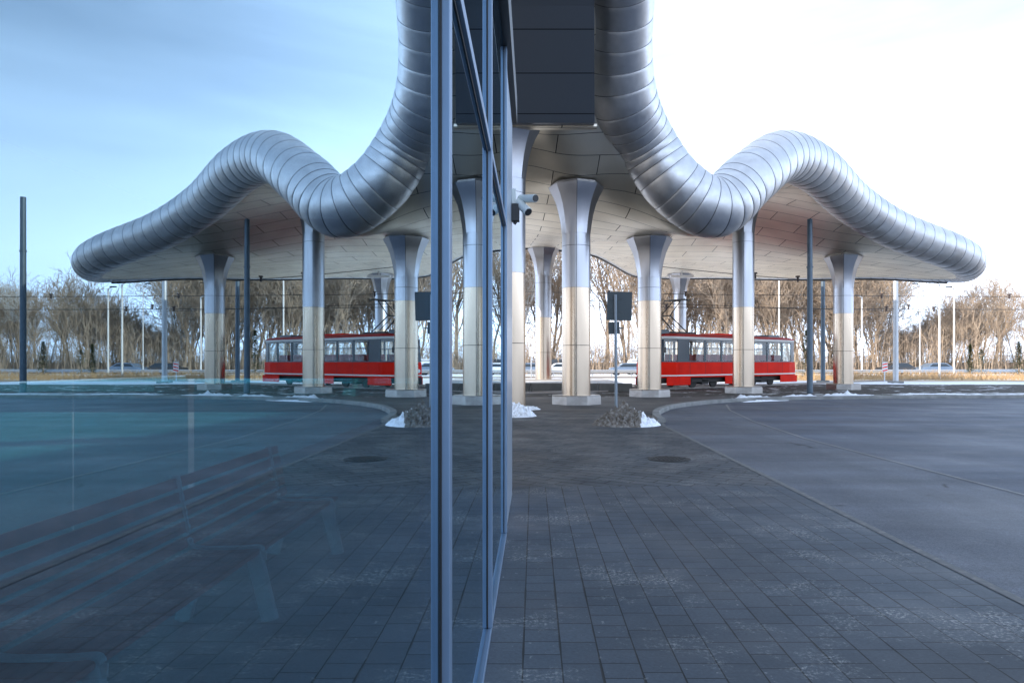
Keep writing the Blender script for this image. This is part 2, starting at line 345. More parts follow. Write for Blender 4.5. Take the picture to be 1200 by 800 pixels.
def path_sweep(mb, pts, prof, mi=0):
    """prof: list of (offset to the left, z)"""
    rows = []
    for i, p in enumerate(pts):
        d = (pts[min(i+1, len(pts)-1)]-pts[max(i-1, 0)]); d.z = 0; d.normalize(); nrm = Vector((-d.y, d.x, 0))
        rows.append([p+nrm*a+Vector((0,0,b)) for a, b in prof])
    n = len(prof); mb.add([v for r in rows for v in r], [(i*n+k, (i+1)*n+k, (i+1)*n+k+1, i*n+k+1) for i in range(len(rows)-1) for k in range(n-1)], mi)
mb = MB(); path_sweep(mb, kc, [(-0.05,-0.02),(-0.05,0.10),(-0.02,0.125),(0.16,0.125),(0.18,-0.01)])
mb.add([kc[0]+Vector((-0.18,0,0)), kc[0]+Vector((0.05,0,0)), kc[0]+Vector((0.05,0,0.125)), kc[0]+Vector((-0.16,0,0.125))], [(0,1,2,3)]); tag(mb.build('kerb', M_kerb), 'pale stone kerb curving from the paving edge along the bus road', 'kerb')

# snow ridges / piles
def lump_strip(name, pts, width, hgt, m, label, cat='snow', group=None, seed=0, res=0.12, gap=0.0):
    L = [0.0]
    for a, b in zip(pts[:-1], pts[1:]): L.append(L[-1]+(b-a).length)
    n = int(L[-1]/res); mb = MB(); rows = []; k = 9
    for i in range(n+1):
        s = L[-1]*i/n; j = max(q for q in range(len(L)) if L[q] <= s+1e-9); j = min(j, len(pts)-2)
        f = (s-L[j])/(L[j+1]-L[j]); p = pts[j].lerp(pts[j+1], f); d = (pts[j+1]-pts[j]).normalized(); nr = Vector((-d.y, d.x, 0))
        e = min(1, s/0.8, (L[-1]-s)/0.8); row = []
        a = 0.5+0.9*mnoise.noise(Vector((s*0.55, seed, 0)))+0.5*mnoise.noise(Vector((s*2.1, seed+7, 0)))-gap
        a = max(0.0, a)*e
        for q in range(k):
            u = -1+2*q/(k-1)
            ww = width*(0.55+0.6*a)
            h = hgt*a*(1-u*u)*(0.8+0.6*mnoise.noise(Vector((p.x*5, p.y*5, u*2+seed))))
            row.append(p+nr*u*ww/2+Vector((0, 0, h-0.012 if abs(u) > 0.95 else h)))
        rows.append(row)
    mb.add([v for r in rows for v in r], [(i*k+q, (i+1)*k+q, (i+1)*k+q+1, i*k+q+1) for i in range(n) for q in range(k-1)], 0, True)
    return tag(mb.build(name, m), label, cat, group)
def offs(pts, d):
    out = []
    for i, p in enumerate(pts):
        t = (pts[min(i+1, len(pts)-1)]-pts[max(i-1, 0)]).normalized(); out.append(p+Vector((-t.y, t.x, 0))*d)
    return out
seg = [p for p in offs(kc, 0.55) if 7.6 < p.x < 15.2]
lump_strip('snow_ridge', seg, 0.7, 0.26, M_snow, 'thick white snow ridge on the bend of the kerb', seed=3, gap=-0.2)
seg = [p for p in offs(kc, 0.45) if 14.6 < p.x < 43]
lump_strip('snow_ridge', seg, 0.65, 0.13, M_snow, 'long thin snow ridge along the straight part of the kerb on the right', seed=11, gap=0.0)
seg = [p for p in offs(kc, -0.25) if 8.0 < p.x < 10.4]
lump_strip('snow_patch', seg, 0.2, 0.06, M_snow, 'small snow patch lying in the road gutter below the thick ridge', seed=5)
for k, (x0, x1, y, wd, sd_) in enumerate([(17,40,32.2,0.8,21),(22,48,47.6,1.2,31)]):
    pts = [Vector((x0+(x1-x0)*i/30, y+0.4*math.sin(i*0.7), 0.01)) for i in range(31)]
    lump_strip('snow_ridge', pts, wd, 0.12, M_snow, ['broken snow ridge on the dark verge behind the kerb', 'bright snow ridge beyond the tram track on the right'][k], seed=sd_, gap=0.1, res=0.2)
def pile(name, x, y, rx, ry, h, split, label, cat='snow pile', parent=None, seed=0, n=46):
    mb = MB(); vs = []; 
    for j in range(n+1):
        for i in range(n+1):
            u = -1+2*i/n; v = -1+2*j/n; r = math.sqrt(u*u+v*v)
            hh = max(0, 1-r**1.25)
            px = x+u*rx; py = y+v*ry
            nn = mnoise.fractal(Vector((px*3+seed, py*3, 0)), 0.9, 2.0, 5)
            nf = mnoise.fractal(Vector((px*14+seed, py*14, 3)), 0.7, 2.0, 3)
            z = h*(hh*(1+0.55*nn)+0.28*nf*min(1, hh*4)) if hh > 0 else 0
            vs.append((px, py, z-0.02 if hh < 0.02 else max(z, -0.01)))
    fs = []; ms = []
    for j in range(n):
        for i in range(n):
            fs.append((j*(n+1)+i, j*(n+1)+i+1, (j+1)*(n+1)+i+1, (j+1)*(n+1)+i))
            px = vs[fs[-1][0]][0]-x; py = vs[fs[-1][0]][1]-y
            ms.append(1 if px > split+0.25*mnoise.noise(Vector((px*4, py*4, seed)))+0.1*mnoise.noise(Vector((px*17, py*17, seed))) else 0)
    me = bpy.data.meshes.new(name); me.from_pydata(vs, [], fs); me.materials.append(M_dirty); me.materials.append(M_snow)
    me.polygons.foreach_set('material_index', ms); me.update()
    o = bpy.data.objects.new(name, me); col.objects.link(o)
    return tag(o, label, cat)
pile('snow_pile', 2.28, 16.9, 0.86, 0.75, 0.46, 0.30, 'grey gritty snow heap at the foot of the sign post', seed=2)
pile('snow_pile', -0.62, 19.6, 0.72, 0.6, 0.36, -2, 'small clean white snow heap in front of the column beside the glass wall end', seed=9, n=30)
pile('snow_pile', -0.15, 22.3, 0.4, 0.35, 0.14, -2, 'tiny flat snow patch at the foot of the column beside the glass wall end', seed=13, n=20)
# manhole cover
mb = MB(); mb.cyl(0,0,0.0,0.008,0.34,40); mb.cyl(0,0,0.008,0.014,0.29,40,1)
for i in range(-4,5):
    for j in range(-4,5):
        if i*i+j*j < 17: mb.box(i*0.06-0.02, i*0.06+0.02, j*0.06-0.02, j*0.06+0.02, 0.014, 0.02, 1)
o = mb.build('manhole_cover', [M_iron, M_iron]); o.location = (2.16, 10.9, 0.0); tag(o, 'round dark iron manhole cover set in the paving', 'manhole cover')

# ---------------------------------------------------------------- canopy
N = [(25.1,39.5,7.3,0.95),(23.2,38,7.7,1.0),(19.1,36,8.5,1.0),(15.9,34,9.45,1.02),(12.7,30.6,10.15,1.04),(10.2,28,9.95,1.05),(8.2,26,8.5,1.08),(6.64,25,7.2,1.1),(5.1,24.6,7.9,1.08),
     (3.97,24.3,9.35,1.05),(3.05,23.1,10.35,1.14),(2.72,22,11.5,1.09),(2.58,20.5,12.7,1.04),(2.2,18.2,13.9,1.0),(1.6,14,14.0,1.0),(1.0,8,12.5,1.0),(0.5,0,11,1.0),(-1,-8,9.5,1.0),(-6,-15,8.5,1.0)]
F = [(25.8,41.3,7.1,0.75),(25,43,7.1,0.5),(23,46,7.5,0.35),(19,51,8.0,0.3),(15.5,56,8.7,0.3),(12.5,59,9.05,0.3),(9.3,59.5,9.25,0.3),(7.8,57,9.25,0.3),(5.7,51,9.2,0.3),(3.8,46.7,9.2,0.3),
     (1,45.5,9.35,0.3),(-3,44.6,9.4,0.3),(-9,39.5,9.2,0.3),(-17,32,9.0,0.3),(-25,23,9.0,0.3),(-28,12,9.0,0.3),(-28,0,8.6,0.3),(-25,-9,8.2,0.4),(-18,-15,8.2,0.7)]  # left and rear outline is unseen, laid out to shade the road
END1 = []
END2 = [(-12,-17.5,8.2,1.0)]
def cat4(P, n, closed=False):
    P = np.array(P, float); m = len(P); out = []
    rng_ = range(m) if closed else range(m-1)
    for i in rng_:
        if closed: a, b, c, d = P[(i-1)%m], P[i], P[(i+1)%m], P[(i+2)%m]
        else: a = P[i-1] if i else 2*P[0]-P[1]; b = P[i]; c = P[i+1]; d = P[i+2] if i+2 < m else 2*P[-1]-P[-2]
        for k in range(n):
            t = k/n; out.append(0.5*((2*b)+(c-a)*t+(2*a-5*b+4*c-d)*t*t+(3*b-a-3*c+d)*t**3))
    if not closed: out.append(P[-1])
    return np.array(out)
TS = 8
Nc = cat4(N, TS); Fc = cat4(F, TS)
COLS = [  # x, y, base, top
 (-0.8,22.5,0.0,9.25),(1.57,25.3,0.0,8.0),(5.2,30.7,0.0,7.05),(10.5,34.2,0.0,9.7),(17.5,38.6,0.0,7.45),(12.2,57,0.0,8.85),(0.62,44,0.4,8.8),
 (-8,32,0.0,8.6),(-22,24,0.0,8.6),(-19,9,0.0,8.4)]
ctrl = []
def att(q): return 0.25 if (q[1] < 22.6 and q[0] < 3.2) else (0.86 if not (q[1] < 23.4 and q[0] < 3.3) else 0.55)
for q in Nc[::4]: ctrl.append((q[0], q[1], q[2]-q[3]*att(q)))
for q in Fc[::4]: ctrl.append((q[0], q[1], q[2]-q[3]*0.8))
for x, y, b, t in COLS: [ctrl.append((x+a, y+b_, t+0.03)) for a, b_ in ((0,0),(0.6,0),(-0.6,0),(0,0.6),(0,-0.6))]
for y, h in ((21.6,9.3),(20.3,11.4),(19.3,12.9),(18.2,13.8),(14,14.0)):
    for x in (-4,-1.5,0.2): ctrl.append((x, y, h))
    if y < 21: ctrl.append((1.5, y, h+0.3))
ctrl += [(-8,20,9.6),(-12,12,10.2),(-10,0,10),(-12,-8,8.8),(0,24,9.1),(12,45,7.9),(7,42,8.0),(17,44,7.6),(20,42,7.3)]
C = np.array(ctrl); nC = len(C)
def U(r2): return np.where(r2 > 1e-12, 0.5*r2*np.log(np.maximum(r2, 1e-12)), 0)
D2 = ((C[:,None,:2]-C[None,:,:2])**2).sum(-1); A = np.zeros((nC+3, nC+3)); A[:nC,:nC] = U(D2)+np.eye(nC)*0.02; A[:nC,nC] = 1; A[:nC,nC+1:] = C[:,:2]; A[nC:,:nC] = A[:nC,nC:].T
W = np.linalg.solve(A, np.concatenate([C[:,2], np.zeros(3)]))
def soffit_h(x, y):
    r2 = (C[:,0]-x)**2+(C[:,1]-y)**2
    return float(U(r2)@W[:nC]+W[nC]+W[nC+1]*x+W[nC+2]*y)
canopy = empty('wavy_canopy', (0,0,0), 0, 'huge wavy silver canopy with a fat tubular rim over the tram stop', 'canopy')
nu = 70
def surface(name, up, m):
    vs = []; nt = len(Nc)
    for i in range(nt):
        for j in range(nu+1):
            u = j/nu; u = u*u*(3-2*u)*0.35+u*0.65; p = Nc[i]*(1-u)+Fc[i]*u
            hN = Nc[i][2]-Nc[i][3]*att(Nc[i]); hF = Fc[i][2]-Fc[i][3]*0.8
            h = soffit_h(p[0], p[1])
            e = min(1, u*30); g = min(1, (1-u)*14)
            h = h*min(e, g) + (hN if e < g else hF)*(1-min(e, g)) if min(e, g) < 1 else h
            if up:
                e2 = min(1, u*5)
                th = 1.55*(1-e2)*Nc[i][3] + e2*(0.9) if u < 0.5 else 0.9*min(1, (1-u)*4)+0.42*(1-min(1, (1-u)*4))
                h += th
            vs.append((p[0], p[1], h))
    fs = [(i*(nu+1)+j, i*(nu+1)+j+1, (i+1)*(nu+1)+j+1, (i+1)*(nu+1)+j) for i in range(nt-1) for j in range(nu)]
    mb = MB(); mb.add(vs, fs, 0, True); o = mb.build(name, m, canopy)
    return o
sof = surface('soffit', False, M_soff); surface('roof_sheet', True, M_roof)
# steep soffit panels over the square, darkness of reflected ground put into their colour
m_ds, t_ = nm('darkened soffit panels', 0.42, 0.5); P_o = t_.obj(); c_ = t_.xyz(P_o)
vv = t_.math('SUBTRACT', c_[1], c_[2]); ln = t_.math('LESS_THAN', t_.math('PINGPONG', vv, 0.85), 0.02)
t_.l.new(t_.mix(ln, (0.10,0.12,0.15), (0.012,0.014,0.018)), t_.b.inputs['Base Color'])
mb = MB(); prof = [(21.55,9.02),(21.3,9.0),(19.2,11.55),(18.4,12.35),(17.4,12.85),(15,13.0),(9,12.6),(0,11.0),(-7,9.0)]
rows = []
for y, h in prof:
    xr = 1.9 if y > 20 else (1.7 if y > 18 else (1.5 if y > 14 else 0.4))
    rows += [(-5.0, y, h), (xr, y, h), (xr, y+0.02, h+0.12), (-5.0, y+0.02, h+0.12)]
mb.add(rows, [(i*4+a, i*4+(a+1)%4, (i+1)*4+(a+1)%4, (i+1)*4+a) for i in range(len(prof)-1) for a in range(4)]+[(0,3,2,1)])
mb.build('darkened_soffit', m_ds, canopy)
mb = MB(); mb.box(-5, 2.0, 21.56, 21.9, 8.98, 9.06); mb.build('soffit_trim', M_soff, canopy)
# rim tube: N reversed end -> ... closed loop
loop = list(N) + END2 + list(reversed(F)) + list(reversed(END1))
lc = cat4(loop, 40, True)
seg_l = np.linalg.norm(np.diff(np.vstack([lc, lc[:1]])[:, :3], axis=0), axis=1); cum = np.concatenate([[0], np.cumsum(seg_l)])
def at_len(s):
    s = s % cum[-1]; i = int(np.searchsorted(cum, s, 'right')-1); i = min(i, len(lc)-1); f = (s-cum[i])/max(seg_l[i], 1e-9)
    return lc[i]*(1-f)+lc[(i+1) % len(lc)]*f
joints = [0.0]; s = 0
while s < cum[-1]-0.6:
    p = at_len(s); a = at_len(s+0.9); b = at_len(s+1.8)
    d1 = (a-p)[:3]; d2 = (b-a)[:3]; ang = math.acos(max(-1, min(1, d1@d2/np.linalg.norm(d1)/np.linalg.norm(d2))))
    step = max(0.40, 0.9-ang*2.0); s += step; joints.append(s)
joints[-1] = cum[-1]
vs = []; fs = []; segid = []; mid = []; n = 48; prev = None
for j in range(len(joints)-1):
    s0, s1 = joints[j], joints[j+1]; ks = 3
    base = len(vs); ks = 6
    for k in range(ks+1):
        fr = k/5 if k < 5 else (1-0.022/(s1-s0) if k == 5 else 1.0)
        s = s0+(s1-s0)*fr
        q = at_len(s); q2 = at_len(s+0.35); q0 = at_len(s-0.35); p = Vector(q[:3]); d = Vector(q2[:3]-q0[:3]).normalized()
        x = Vector((0,0,1)).cross(d)
        x = x.normalized() if x.length > 0.05 else prev
        prev = x; y = d.cross(x); rr = q[3]*(0.985+0.017*math.sin(math.pi*min(1, fr))**0.6+(0.004*fr if k < 6 else -0.004))
        for a in range(n):
            th = 2*math.pi*a/n; vs.append(p+(x*math.cos(th)+y*math.sin(th))*rr)
    for k in range(ks):
        for a in range(n):
            fs.append((base+k*n+a, base+k*n+(a+1)%n, base+(k+1)*n+(a+1)%n, base+(k+1)*n+a)); segid.append(float(j)); mid.append(1 if k == ks-1 else 0)
me = bpy.data.meshes.new('rim_tube'); me.from_pydata(vs, [], fs); me.materials.append(M_tube); me.materials.append(mat('dark seam aluminium', (0.16,0.165,0.18), 0.5, 0.8)); me.polygons.foreach_set('material_index', mid)  # narrow ring of darker aluminium at each tube joint
me.polygons.foreach_set('use_smooth', [True]*len(fs)); at_ = me.attributes.new('seg', 'FLOAT', 'FACE'); at_.data.foreach_set('value', segid); me.update()
o = bpy.data.objects.new('rim_tube', me); col.objects.link(o); o.parent = canopy
# dark drip edge along the far rim
mb = MB(); ft = [(q[0], q[1], q[2]-q[3]-0.03) for q in Fc[4::2]]; mb.tube(ft, 0.07, 6); mb.build('drip_edge', M_black, canopy)

# ---------------------------------------------------------------- columns
RC = 0.525
def octo(r, th, k):   # blend circle -> octagon (vertex facing the viewer)
    a = (th % (math.pi/4))-math.pi/8; return r*((1-k)+k*math.cos(math.pi/8)/math.cos(a)*1.03)
labels = ['tall flared steel column close beside the end of the glass wall',
 'broad flared steel column in the middle of the paving with an octagonal plinth',
 'flared steel column standing just in front of the nose of the tram',
 'steel column in front of the middle of the tram, its top hidden by the rim tube',
 'rightmost flared steel column beside the dark blue pole',
 'distant flared column standing behind the tram, bright on its sunlit left side',
 'steel column standing on the platform edge wall, half white in the sun',
 'steel column behind the glass building, nearest of the hidden row', 'steel column behind the glass building, middle of the hidden row', 'steel column behind the glass building, leftmost of the hidden row']
for ci, (x, y, b, t) in enumerate(COLS):
    face = -math.atan2(x, y)   # seam turned to the open square
    c = empty('flared_column', (x, y, b), face+R(2), labels[ci], 'column', 'steel columns under the canopy')
    t2 = t-b+0.35; split = 4.27-b if b == 0 and ci != 0 else (4.45 if ci == 0 else 4.0); cap = t-b-1.75
    z0 = 0.33
    mb = MB(); nn = 48
    mb.tube([(0,0,0.0), (0,0,2.15-b)], RC, nn, 0, False); mb.tube([(0,0,2.17-b), (0,0,split)], RC, nn, 0, False)
    mb.build('lower_shaft', M_lower, c)
    mb = MB(); mb.tube([(0,0,0.05), (0,0,cap)], RC-0.008, nn, 0, False); mb.build('core', M_black, c)
    mb = MB(); mb.tube([(0,0,split+0.005), (0,0,cap-0.45)], RC+0.004, nn, 0, False); mb.tube([(0,0,cap-0.435), (0,0,cap)], RC+0.004, nn, 0, False)
    mb.build('upper_shaft', M_upper, c)
    mb = MB(); rows = []
    prof = [(0,0.53,0),(0.12,0.535,0.4),(0.4,0.56,0.9),(0.75,0.62,1),(1.1,0.71,1),(1.4,0.83,1),(1.62,0.95,1),(1.75,1.0,1),(1.76,0.93,1),(1.85,0.90,1)]
    mm = 32
    for dz, r, k in prof:
        rows += [(octo(r, 2*math.pi*a/mm, k)*math.cos(2*math.pi*a/mm), octo(r, 2*math.pi*a/mm, k)*math.sin(2*math.pi*a/mm), cap+0.005+dz) for a in range(mm)]
    mb.add(rows, [(i*mm+a, i*mm+(a+1)%mm, (i+1)*mm+(a+1)%mm, (i+1)*mm+a) for i in range(len(prof)-1) for a in range(mm)], 0, True)
    o = mb.build('capital', M_upper, c)
    me = o.data
    me.set_sharp_from_angle(angle=R(14))
    if ci not in (0, 6):
        mb = MB(); pr = 0.97
        ring = [(pr*math.cos(2*math.pi*(a+0.5)/8), pr*math.sin(2*math.pi*(a+0.5)/8)) for a in range(8)]
        mb.add([(q[0], q[1], 0.0) for q in ring]+[(q[0]*0.99, q[1]*0.99, 0.30) for q in ring]+[(q[0]*0.97, q[1]*0.97, 0.33) for q in ring],
               [(a, (a+1)%8, 8+(a+1)%8, 8+a) for a in range(8)]+[(8+a, 8+(a+1)%8, 16+(a+1)%8, 16+a) for a in range(8)]+[tuple(range(16,24))])
        mb.build('plinth', M_plinth, c)
    elif ci == 0:
        mb = MB(); mb.tube([(0,0,0),(0,0,0.12)], 0.56, 40); mb.build('foot_ring', M_plinth, c)
# small lamp under the soffit beside the distant column
mb = MB(); mb.box(-0.9,0.9,-0.15,0.15,-0.16,0.0); mb.box(-0.85,0.85,-0.12,0.12,-0.19,-0.161,1)
mb.box(-0.05,0.05,-0.05,0.05,0.0,0.5)
o = mb.build('soffit_lamp', [M_alu, M_white]); o.location = (11.6, 53.5, soffit_h(11.6, 53.5)-0.35); tag(o, 'small white strip lamp under the soffit near the distant column', 'lamp')

# ---------------------------------------------------------------- glazed pavilion
G = -0.265; YE = 8.0; HB = 4.4; XB = -4.0; Y0 = -7.9
pav = empty('glazed_pavilion', (G, YE, 0), 0, 'low glazed building with a mirror-like blue glass wall beside the camera', 'building')
def P(mb, name, m, bevel=0, parent=pav):
    o = mb.build(name, m, parent, bevel); 
    o.location = (-G, -YE, 0) if parent is pav else (0,0,0); return o
ys = [Y0+1.96*0]; my = [-5.9,-3.93,-1.97,-0.02,1.965,3.92,6.08]
edges = [Y0]+my+[YE-0.02]
for a, b in zip(edges[:-1], edges[1:]):
    if b > YE-0.1: continue
    mb = MB(); mb.box(G-0.008, G, a+0.006, b-0.006, 0.06, 2.76); P(mb, 'glass_pane', M_glass)
    mb = MB(); mb.box(G-0.008, G, a+0.006, b-0.006, 2.80, HB-0.1); P(mb, 'glass_pane', M_glass)
for y in my:
    mb = MB(); mb.box(G-0.06, G+0.027, y-0.03, y+0.03, 0.035, HB-0.02)
    P(mb, 'mullion', M_frame, 0.003)
    mb = MB(); mb.box(G-0.001, G+0.005, y-0.042, y+0.042, 0.036, HB-0.03); P(mb, 'gasket', M_gasket)
    for za in (2.78,):
        pass
for a, b in zip(edges[:-1], edges[1:]):
    if b > YE-0.1: continue
    mb = MB(); mb.box(G-0.06, G+0.022, a+0.035, b-0.035, 2.755, 2.805); P(mb, 'transom', M_frame, 0.003)
    mb = MB(); mb.box(G-0.001, G+0.004, a+0.043, b-0.043, 2.738, 2.7545); P(mb, 'gasket', M_gasket)
mb = MB(); mb.box(G-0.07, G+0.024, Y0, 6.11, 0.0, 0.034); P(mb, 'sill', M_frame, 0.003)
mb = MB(); mb.box(G-0.1, G+0.012, 6.115, YE, 0.0, HB-0.03); P(mb, 'end_cladding', mat('pale blue grey cladding', (0.42,0.50,0.60), 0.28, 0.6), 0.004)
mb = MB(); mb.box(G-0.15, G+0.07, Y0-0.1, YE+0.02, HB-0.055, HB+0.25); P(mb, 'coping', mat('dark coping sheet', (0.06,0.065,0.07), 0.4, 0.3), 0.006)
mb = MB(); mb.box(XB, G-0.151, Y0-0.1, YE+0.02, HB-0.02, HB+0.22); P(mb, 'flat_roof', M_black)
mb = MB(); mb.box(XB+0.052, G-0.062, Y0, YE-0.122, 3.2, 3.24); P(mb, 'ceiling', mat('white ceiling', (0.6,0.6,0.6), 0.8))
mb = MB(); mb.box(XB+0.02, G-0.071, Y0, YE-0.03, 0.004, 0.02); P(mb, 'floor', M_intf)
mb = MB(); mb.box(XB-0.02, G-0.101, YE-0.12, YE, 1.36, HB-0.03); P(mb, 'end_wall', M_int)
mb = MB(); mb.box(XB+0.05, G-0.101, YE-0.06, YE-0.05, 0.021, 1.36); P(mb, 'rear_pane', M_glass2)
mb = MB(); mb.box(XB, G-0.07, Y0-0.1, Y0, 0.0, HB-0.03); P(mb, 'end_wall', M_int)
for k in range(9):
    y = Y0+(YE-Y0-0.12)*k/8
    if k < 8:
        y2 = Y0+(YE-Y0-0.12)*(k+1)/8
        mb = MB(); mb.box(XB+0.01, XB+0.018, y+0.014, y2-0.014, 0.03, 1.385); P(mb, 'rear_pane', M_glass2)
mb = MB(); mb.box(XB-0.02, XB+0.05, Y0, YE-0.125, 1.40, HB-0.03); P(mb, 'rear_wall', M_int)
sheet('added_pale_yard', [(-59,-40),(-4.15,-40),(-4.15,21),(-59,21)], 0.006, ground_mix('added pale ground', (0.55,0.55,0.55),(0.6,0.6,0.6),0.1,0.3,1.0))  # pale ground added behind the building to brighten the view through its glass
# bench inside
bench = empty('slatted_bench', (-1.62, 3.3, 0.02), 0, 'long dark red slatted bench seen dimly behind the glass wall', 'bench')
YB0, YB1 = -2.3, 2.35
for k, px in enumerate([0.0,-0.085,-0.17,-0.255,-0.34]):
    mb = MB(); mb.box(px-0.072, px, YB0, YB1, 0.395, 0.42); mb.build('seat_slat', M_wood, bench, 0.004)
prof = [(-0.435,0.47,0.2),(-0.452,0.555,0.12),(-0.47,0.64,0.12),(-0.488,0.725,0.12),(-0.506,0.81,0.12)]
for px, pz, a in prof[:]:
    mb = MB(); Mx = Matrix.Translation((px, 0, pz)) @ Matrix.Rotation(-0.18, 4, 'Y'); mb.box(-0.012, 0.012, YB0, YB1, -0.032, 0.032, 0, Mx); mb.build('back_slat', M_wood, bench, 0.004)
for y in (-2.26, -0.76, 0.75, 2.15):
    mb = MB()
    pts = catmull([(0.012,y,0.36),(0.0,y,0.435),(-0.12,y,0.432),(-0.36,y,0.432),(-0.425,y,0.47),(-0.46,y,0.62),(-0.505,y,0.86)], 5)
    for a, b in zip(pts[:-1], pts[1:]): mb.bar(a, b, 0.045, 0.012)
    mb.build('side_frame', M_alu, bench)
    mb = MB(); mb.bar((-0.04,y,0.40), (0.06,y,0.0), 0.045, 0.09); mb.build('leg', M_alu, bench, 0.006)
    mb = MB(); mb.bar((-0.36,y,0.40), (-0.46,y,0.0), 0.045, 0.09); mb.build('leg', M_alu, bench, 0.006)
    mb = MB(); mb.bar((-0.02,y,0.375), (-0.38,y,0.375), 0.045, 0.04); mb.build('crossbar', M_alu, bench)
    for px, pz, a in prof:
        mb = MB(); mb.box(px+0.012, px+0.03, y-0.012, y+0.012, pz-0.01, pz+0.014); mb.build('bolt', M_alu, bench)

# security cameras on the end of the cladding
cc = empty('security_camera', (G+0.012, 7.8, 3.35), 0, 'pair of pale security cameras on a black bracket at the end of the glass wall', 'security camera')
M_cctv = mat('pale camera housing', (0.62,0.66,0.64), 0.45)
mb = MB(); mb.box(0.0,0.05,-0.04,0.16,0.0,0.17); mb.build('junction_box', M_cctv, cc, 0.006)
mb = MB(); mb.box(0.0,0.09,-0.06,0.04,-0.20,-0.005); mb.tube([(0.05,-0.02,-0.2),(0.03,-0.02,-0.23)], 0.02, 8); mb.build('bracket', M_black, cc, 0.005)
def cctv(p, q, r, m2=M_black):
    mb = MB(); mb.tube([p, q], r, 20); mb.build('housing', M_cctv, cc)
    d = (Vector(q)-Vector(p)).normalized(); mb = MB(); mb.tube([Vector(q)-d*0.02, Vector(q)+d*0.012], r*0.86, 20); mb.build('lens', m2, cc)
cctv((0.10,0.05,0.075), (0.27,-0.16,0.03), 0.045)
cctv((0.07,0.02,0.03), (0.19,-0.10,-0.11), 0.05)
mb = MB(); mb.bar((0.03,0.0,-0.02), (0.13,0.02,0.05), 0.03); mb.build('arm', M_black, cc)

# ---------------------------------------------------------------- sign post (seen from the back)
M_post = mat('weathered galvanised post', (0.22,0.26,0.3), 0.5, 0.4)
sp = empty('traffic_sign', (2.12, 17.55, 0), R(-4), 'thin post with two dark sign backs standing in the grey snow heap', 'sign')
mb = MB(); mb.tube([(0,0,0),(-0.02,0,3.28)], 0.036, 12); mb.build('post', M_post, sp)
mb = MB(); mb.box(-0.31,0.33,-0.062,-0.055,2.62,3.36, 0, Matrix.Rotation(0.025,4,'Y')); o = mb.build('sign_plate', M_signb, sp, 0.003); o.location.y = 0.11
mb = MB(); mb.box(-0.13,0.16,-0.062,-0.055,2.27,2.58, 0, Matrix.Rotation(-0.03,4,'Y')); o = mb.build('sign_plate', M_signb, sp, 0.003); o.location.y = 0.11
for z in (3.18, 2.86, 2.42):
    mb = MB(); mb.bar((-0.17,0.036,z), (0.17,0.036,z), 0.02, 0.03); mb.build('clamp', M_signb, sp)

# ---------------------------------------------------------------- poles
def pole(x, y, h, r, m, label, arm=None, group='poles around the tram loop', base=True):
    c = empty('steel_pole', (x, y, 0), 0, label, 'pole', group)
    mb = MB(); mb.tube([(0,0,0),(0,0,h)], [r, r*0.86], 16); mb.build('shaft', m, c)
    if base:
        mb = MB(); mb.box(-r*2.1, r*2.1, -r*2.1, r*2.1, 0, 0.16); mb.build('footing', M_kerb, c, 0.02)
    for z in (1.2, h*0.72):
        mb = MB(); mb.tube([(0,0,z),(0,0,z+0.08)], r*1.1, 16); mb.build('band', m, c)
    return c
pole(13.75, 34, 8.65, 0.145, M_pole, 'dark blue-grey pole between the tram tail and the rightmost column', base=False)
pole(21.9, 51.7, 7.9, 0.17, M_pole, 'dark blue-grey pole between the rightmost column and the tall dark pole')
pole(26.4, 49.8, 8.2, 0.19, M_polel, 'light galvanised pole on a concrete footing past the rightmost column')
pole(25.05, 34.2, 9.8, 0.15, M_pole, 'dark pole seen only as a reflection at the far left of the glass', base=False)
pole(33.5, 45.5, 7.3, 0.12, M_pole, 'shorter dark pole seen only as a reflection beside the left pole', base=False)
for (px, zt, yy, r, lb) in [(1101,333,62,0.09,'white lamp pole in the dry grass, left of the pair'), (1118,338,68,0.09,'white lamp pole in the dry grass, right of the pair'),
                        (1010,348,76,0.09,'white lamp pole behind the rightmost column'), (913,322,74,0.09,'white lamp pole beyond the tail of the tram'), (1078,334,80,0.06,'faint white lamp pole behind the light galvanised pole')]:
    xx = (px-625.5)/800*yy; hh = (424-zt)/800*yy+1.55
    c = pole(xx, yy, hh, r, M_white, lb, group='white lamp poles beyond the track', base=False)
    mb = MB(); mb.tube([(0,0,hh-0.05),(-0.5,-0.3,hh+0.12)], 0.05, 8); mb.build('arm', M_white, c)
    mb = MB(); mb.box(-1.0,-0.4,-0.45,-0.2,hh+0.08,hh+0.2); mb.build('lamp_head', M_black, c, 0.02)

# catenary wires with insulators
def wire(name, a, b, r, label, ins=(), sag=0.25):
    a = Vector(a); b = Vector(b); mb = MB(); pts = [a.lerp(b, i/16)-Vector((0,0,sag*4*(i/16)*(1-i/16))) for i in range(17)]
    mb.tube(pts, r, 5)
    o = tag(mb.build(name, M_wire), label, 'wire')
    for f in ins:
        p = a.lerp(b, f)-Vector((0,0,sag*4*f*(1-f))); mb = MB()
        mb.tube([p+Vector((0,0,-0.16)), p+Vector((0,0,0.12))], 0.07, 8); mb.tube([p+Vector((0,0,0.12)), p+Vector((0,0,0.2))], 0.14, 8); mb.build('insulator', M_insul, o)
    return o
wire('overhead_wire', (-10,49,6.75), (60,50.5,6.45), 0.022, 'upper overhead wire crossing behind the columns', (0.15,0.22,0.3,0.505,0.64))
wire('overhead_wire', (-10,49.2,5.8), (60,50.3,5.5), 0.022, 'lower overhead wire crossing behind the columns', (0.28,0.51,0.56))
wire('overhead_wire', (2,40,5.2), (30,52,5.35), 0.018, 'contact wire above the tram roof', (), 0.05)
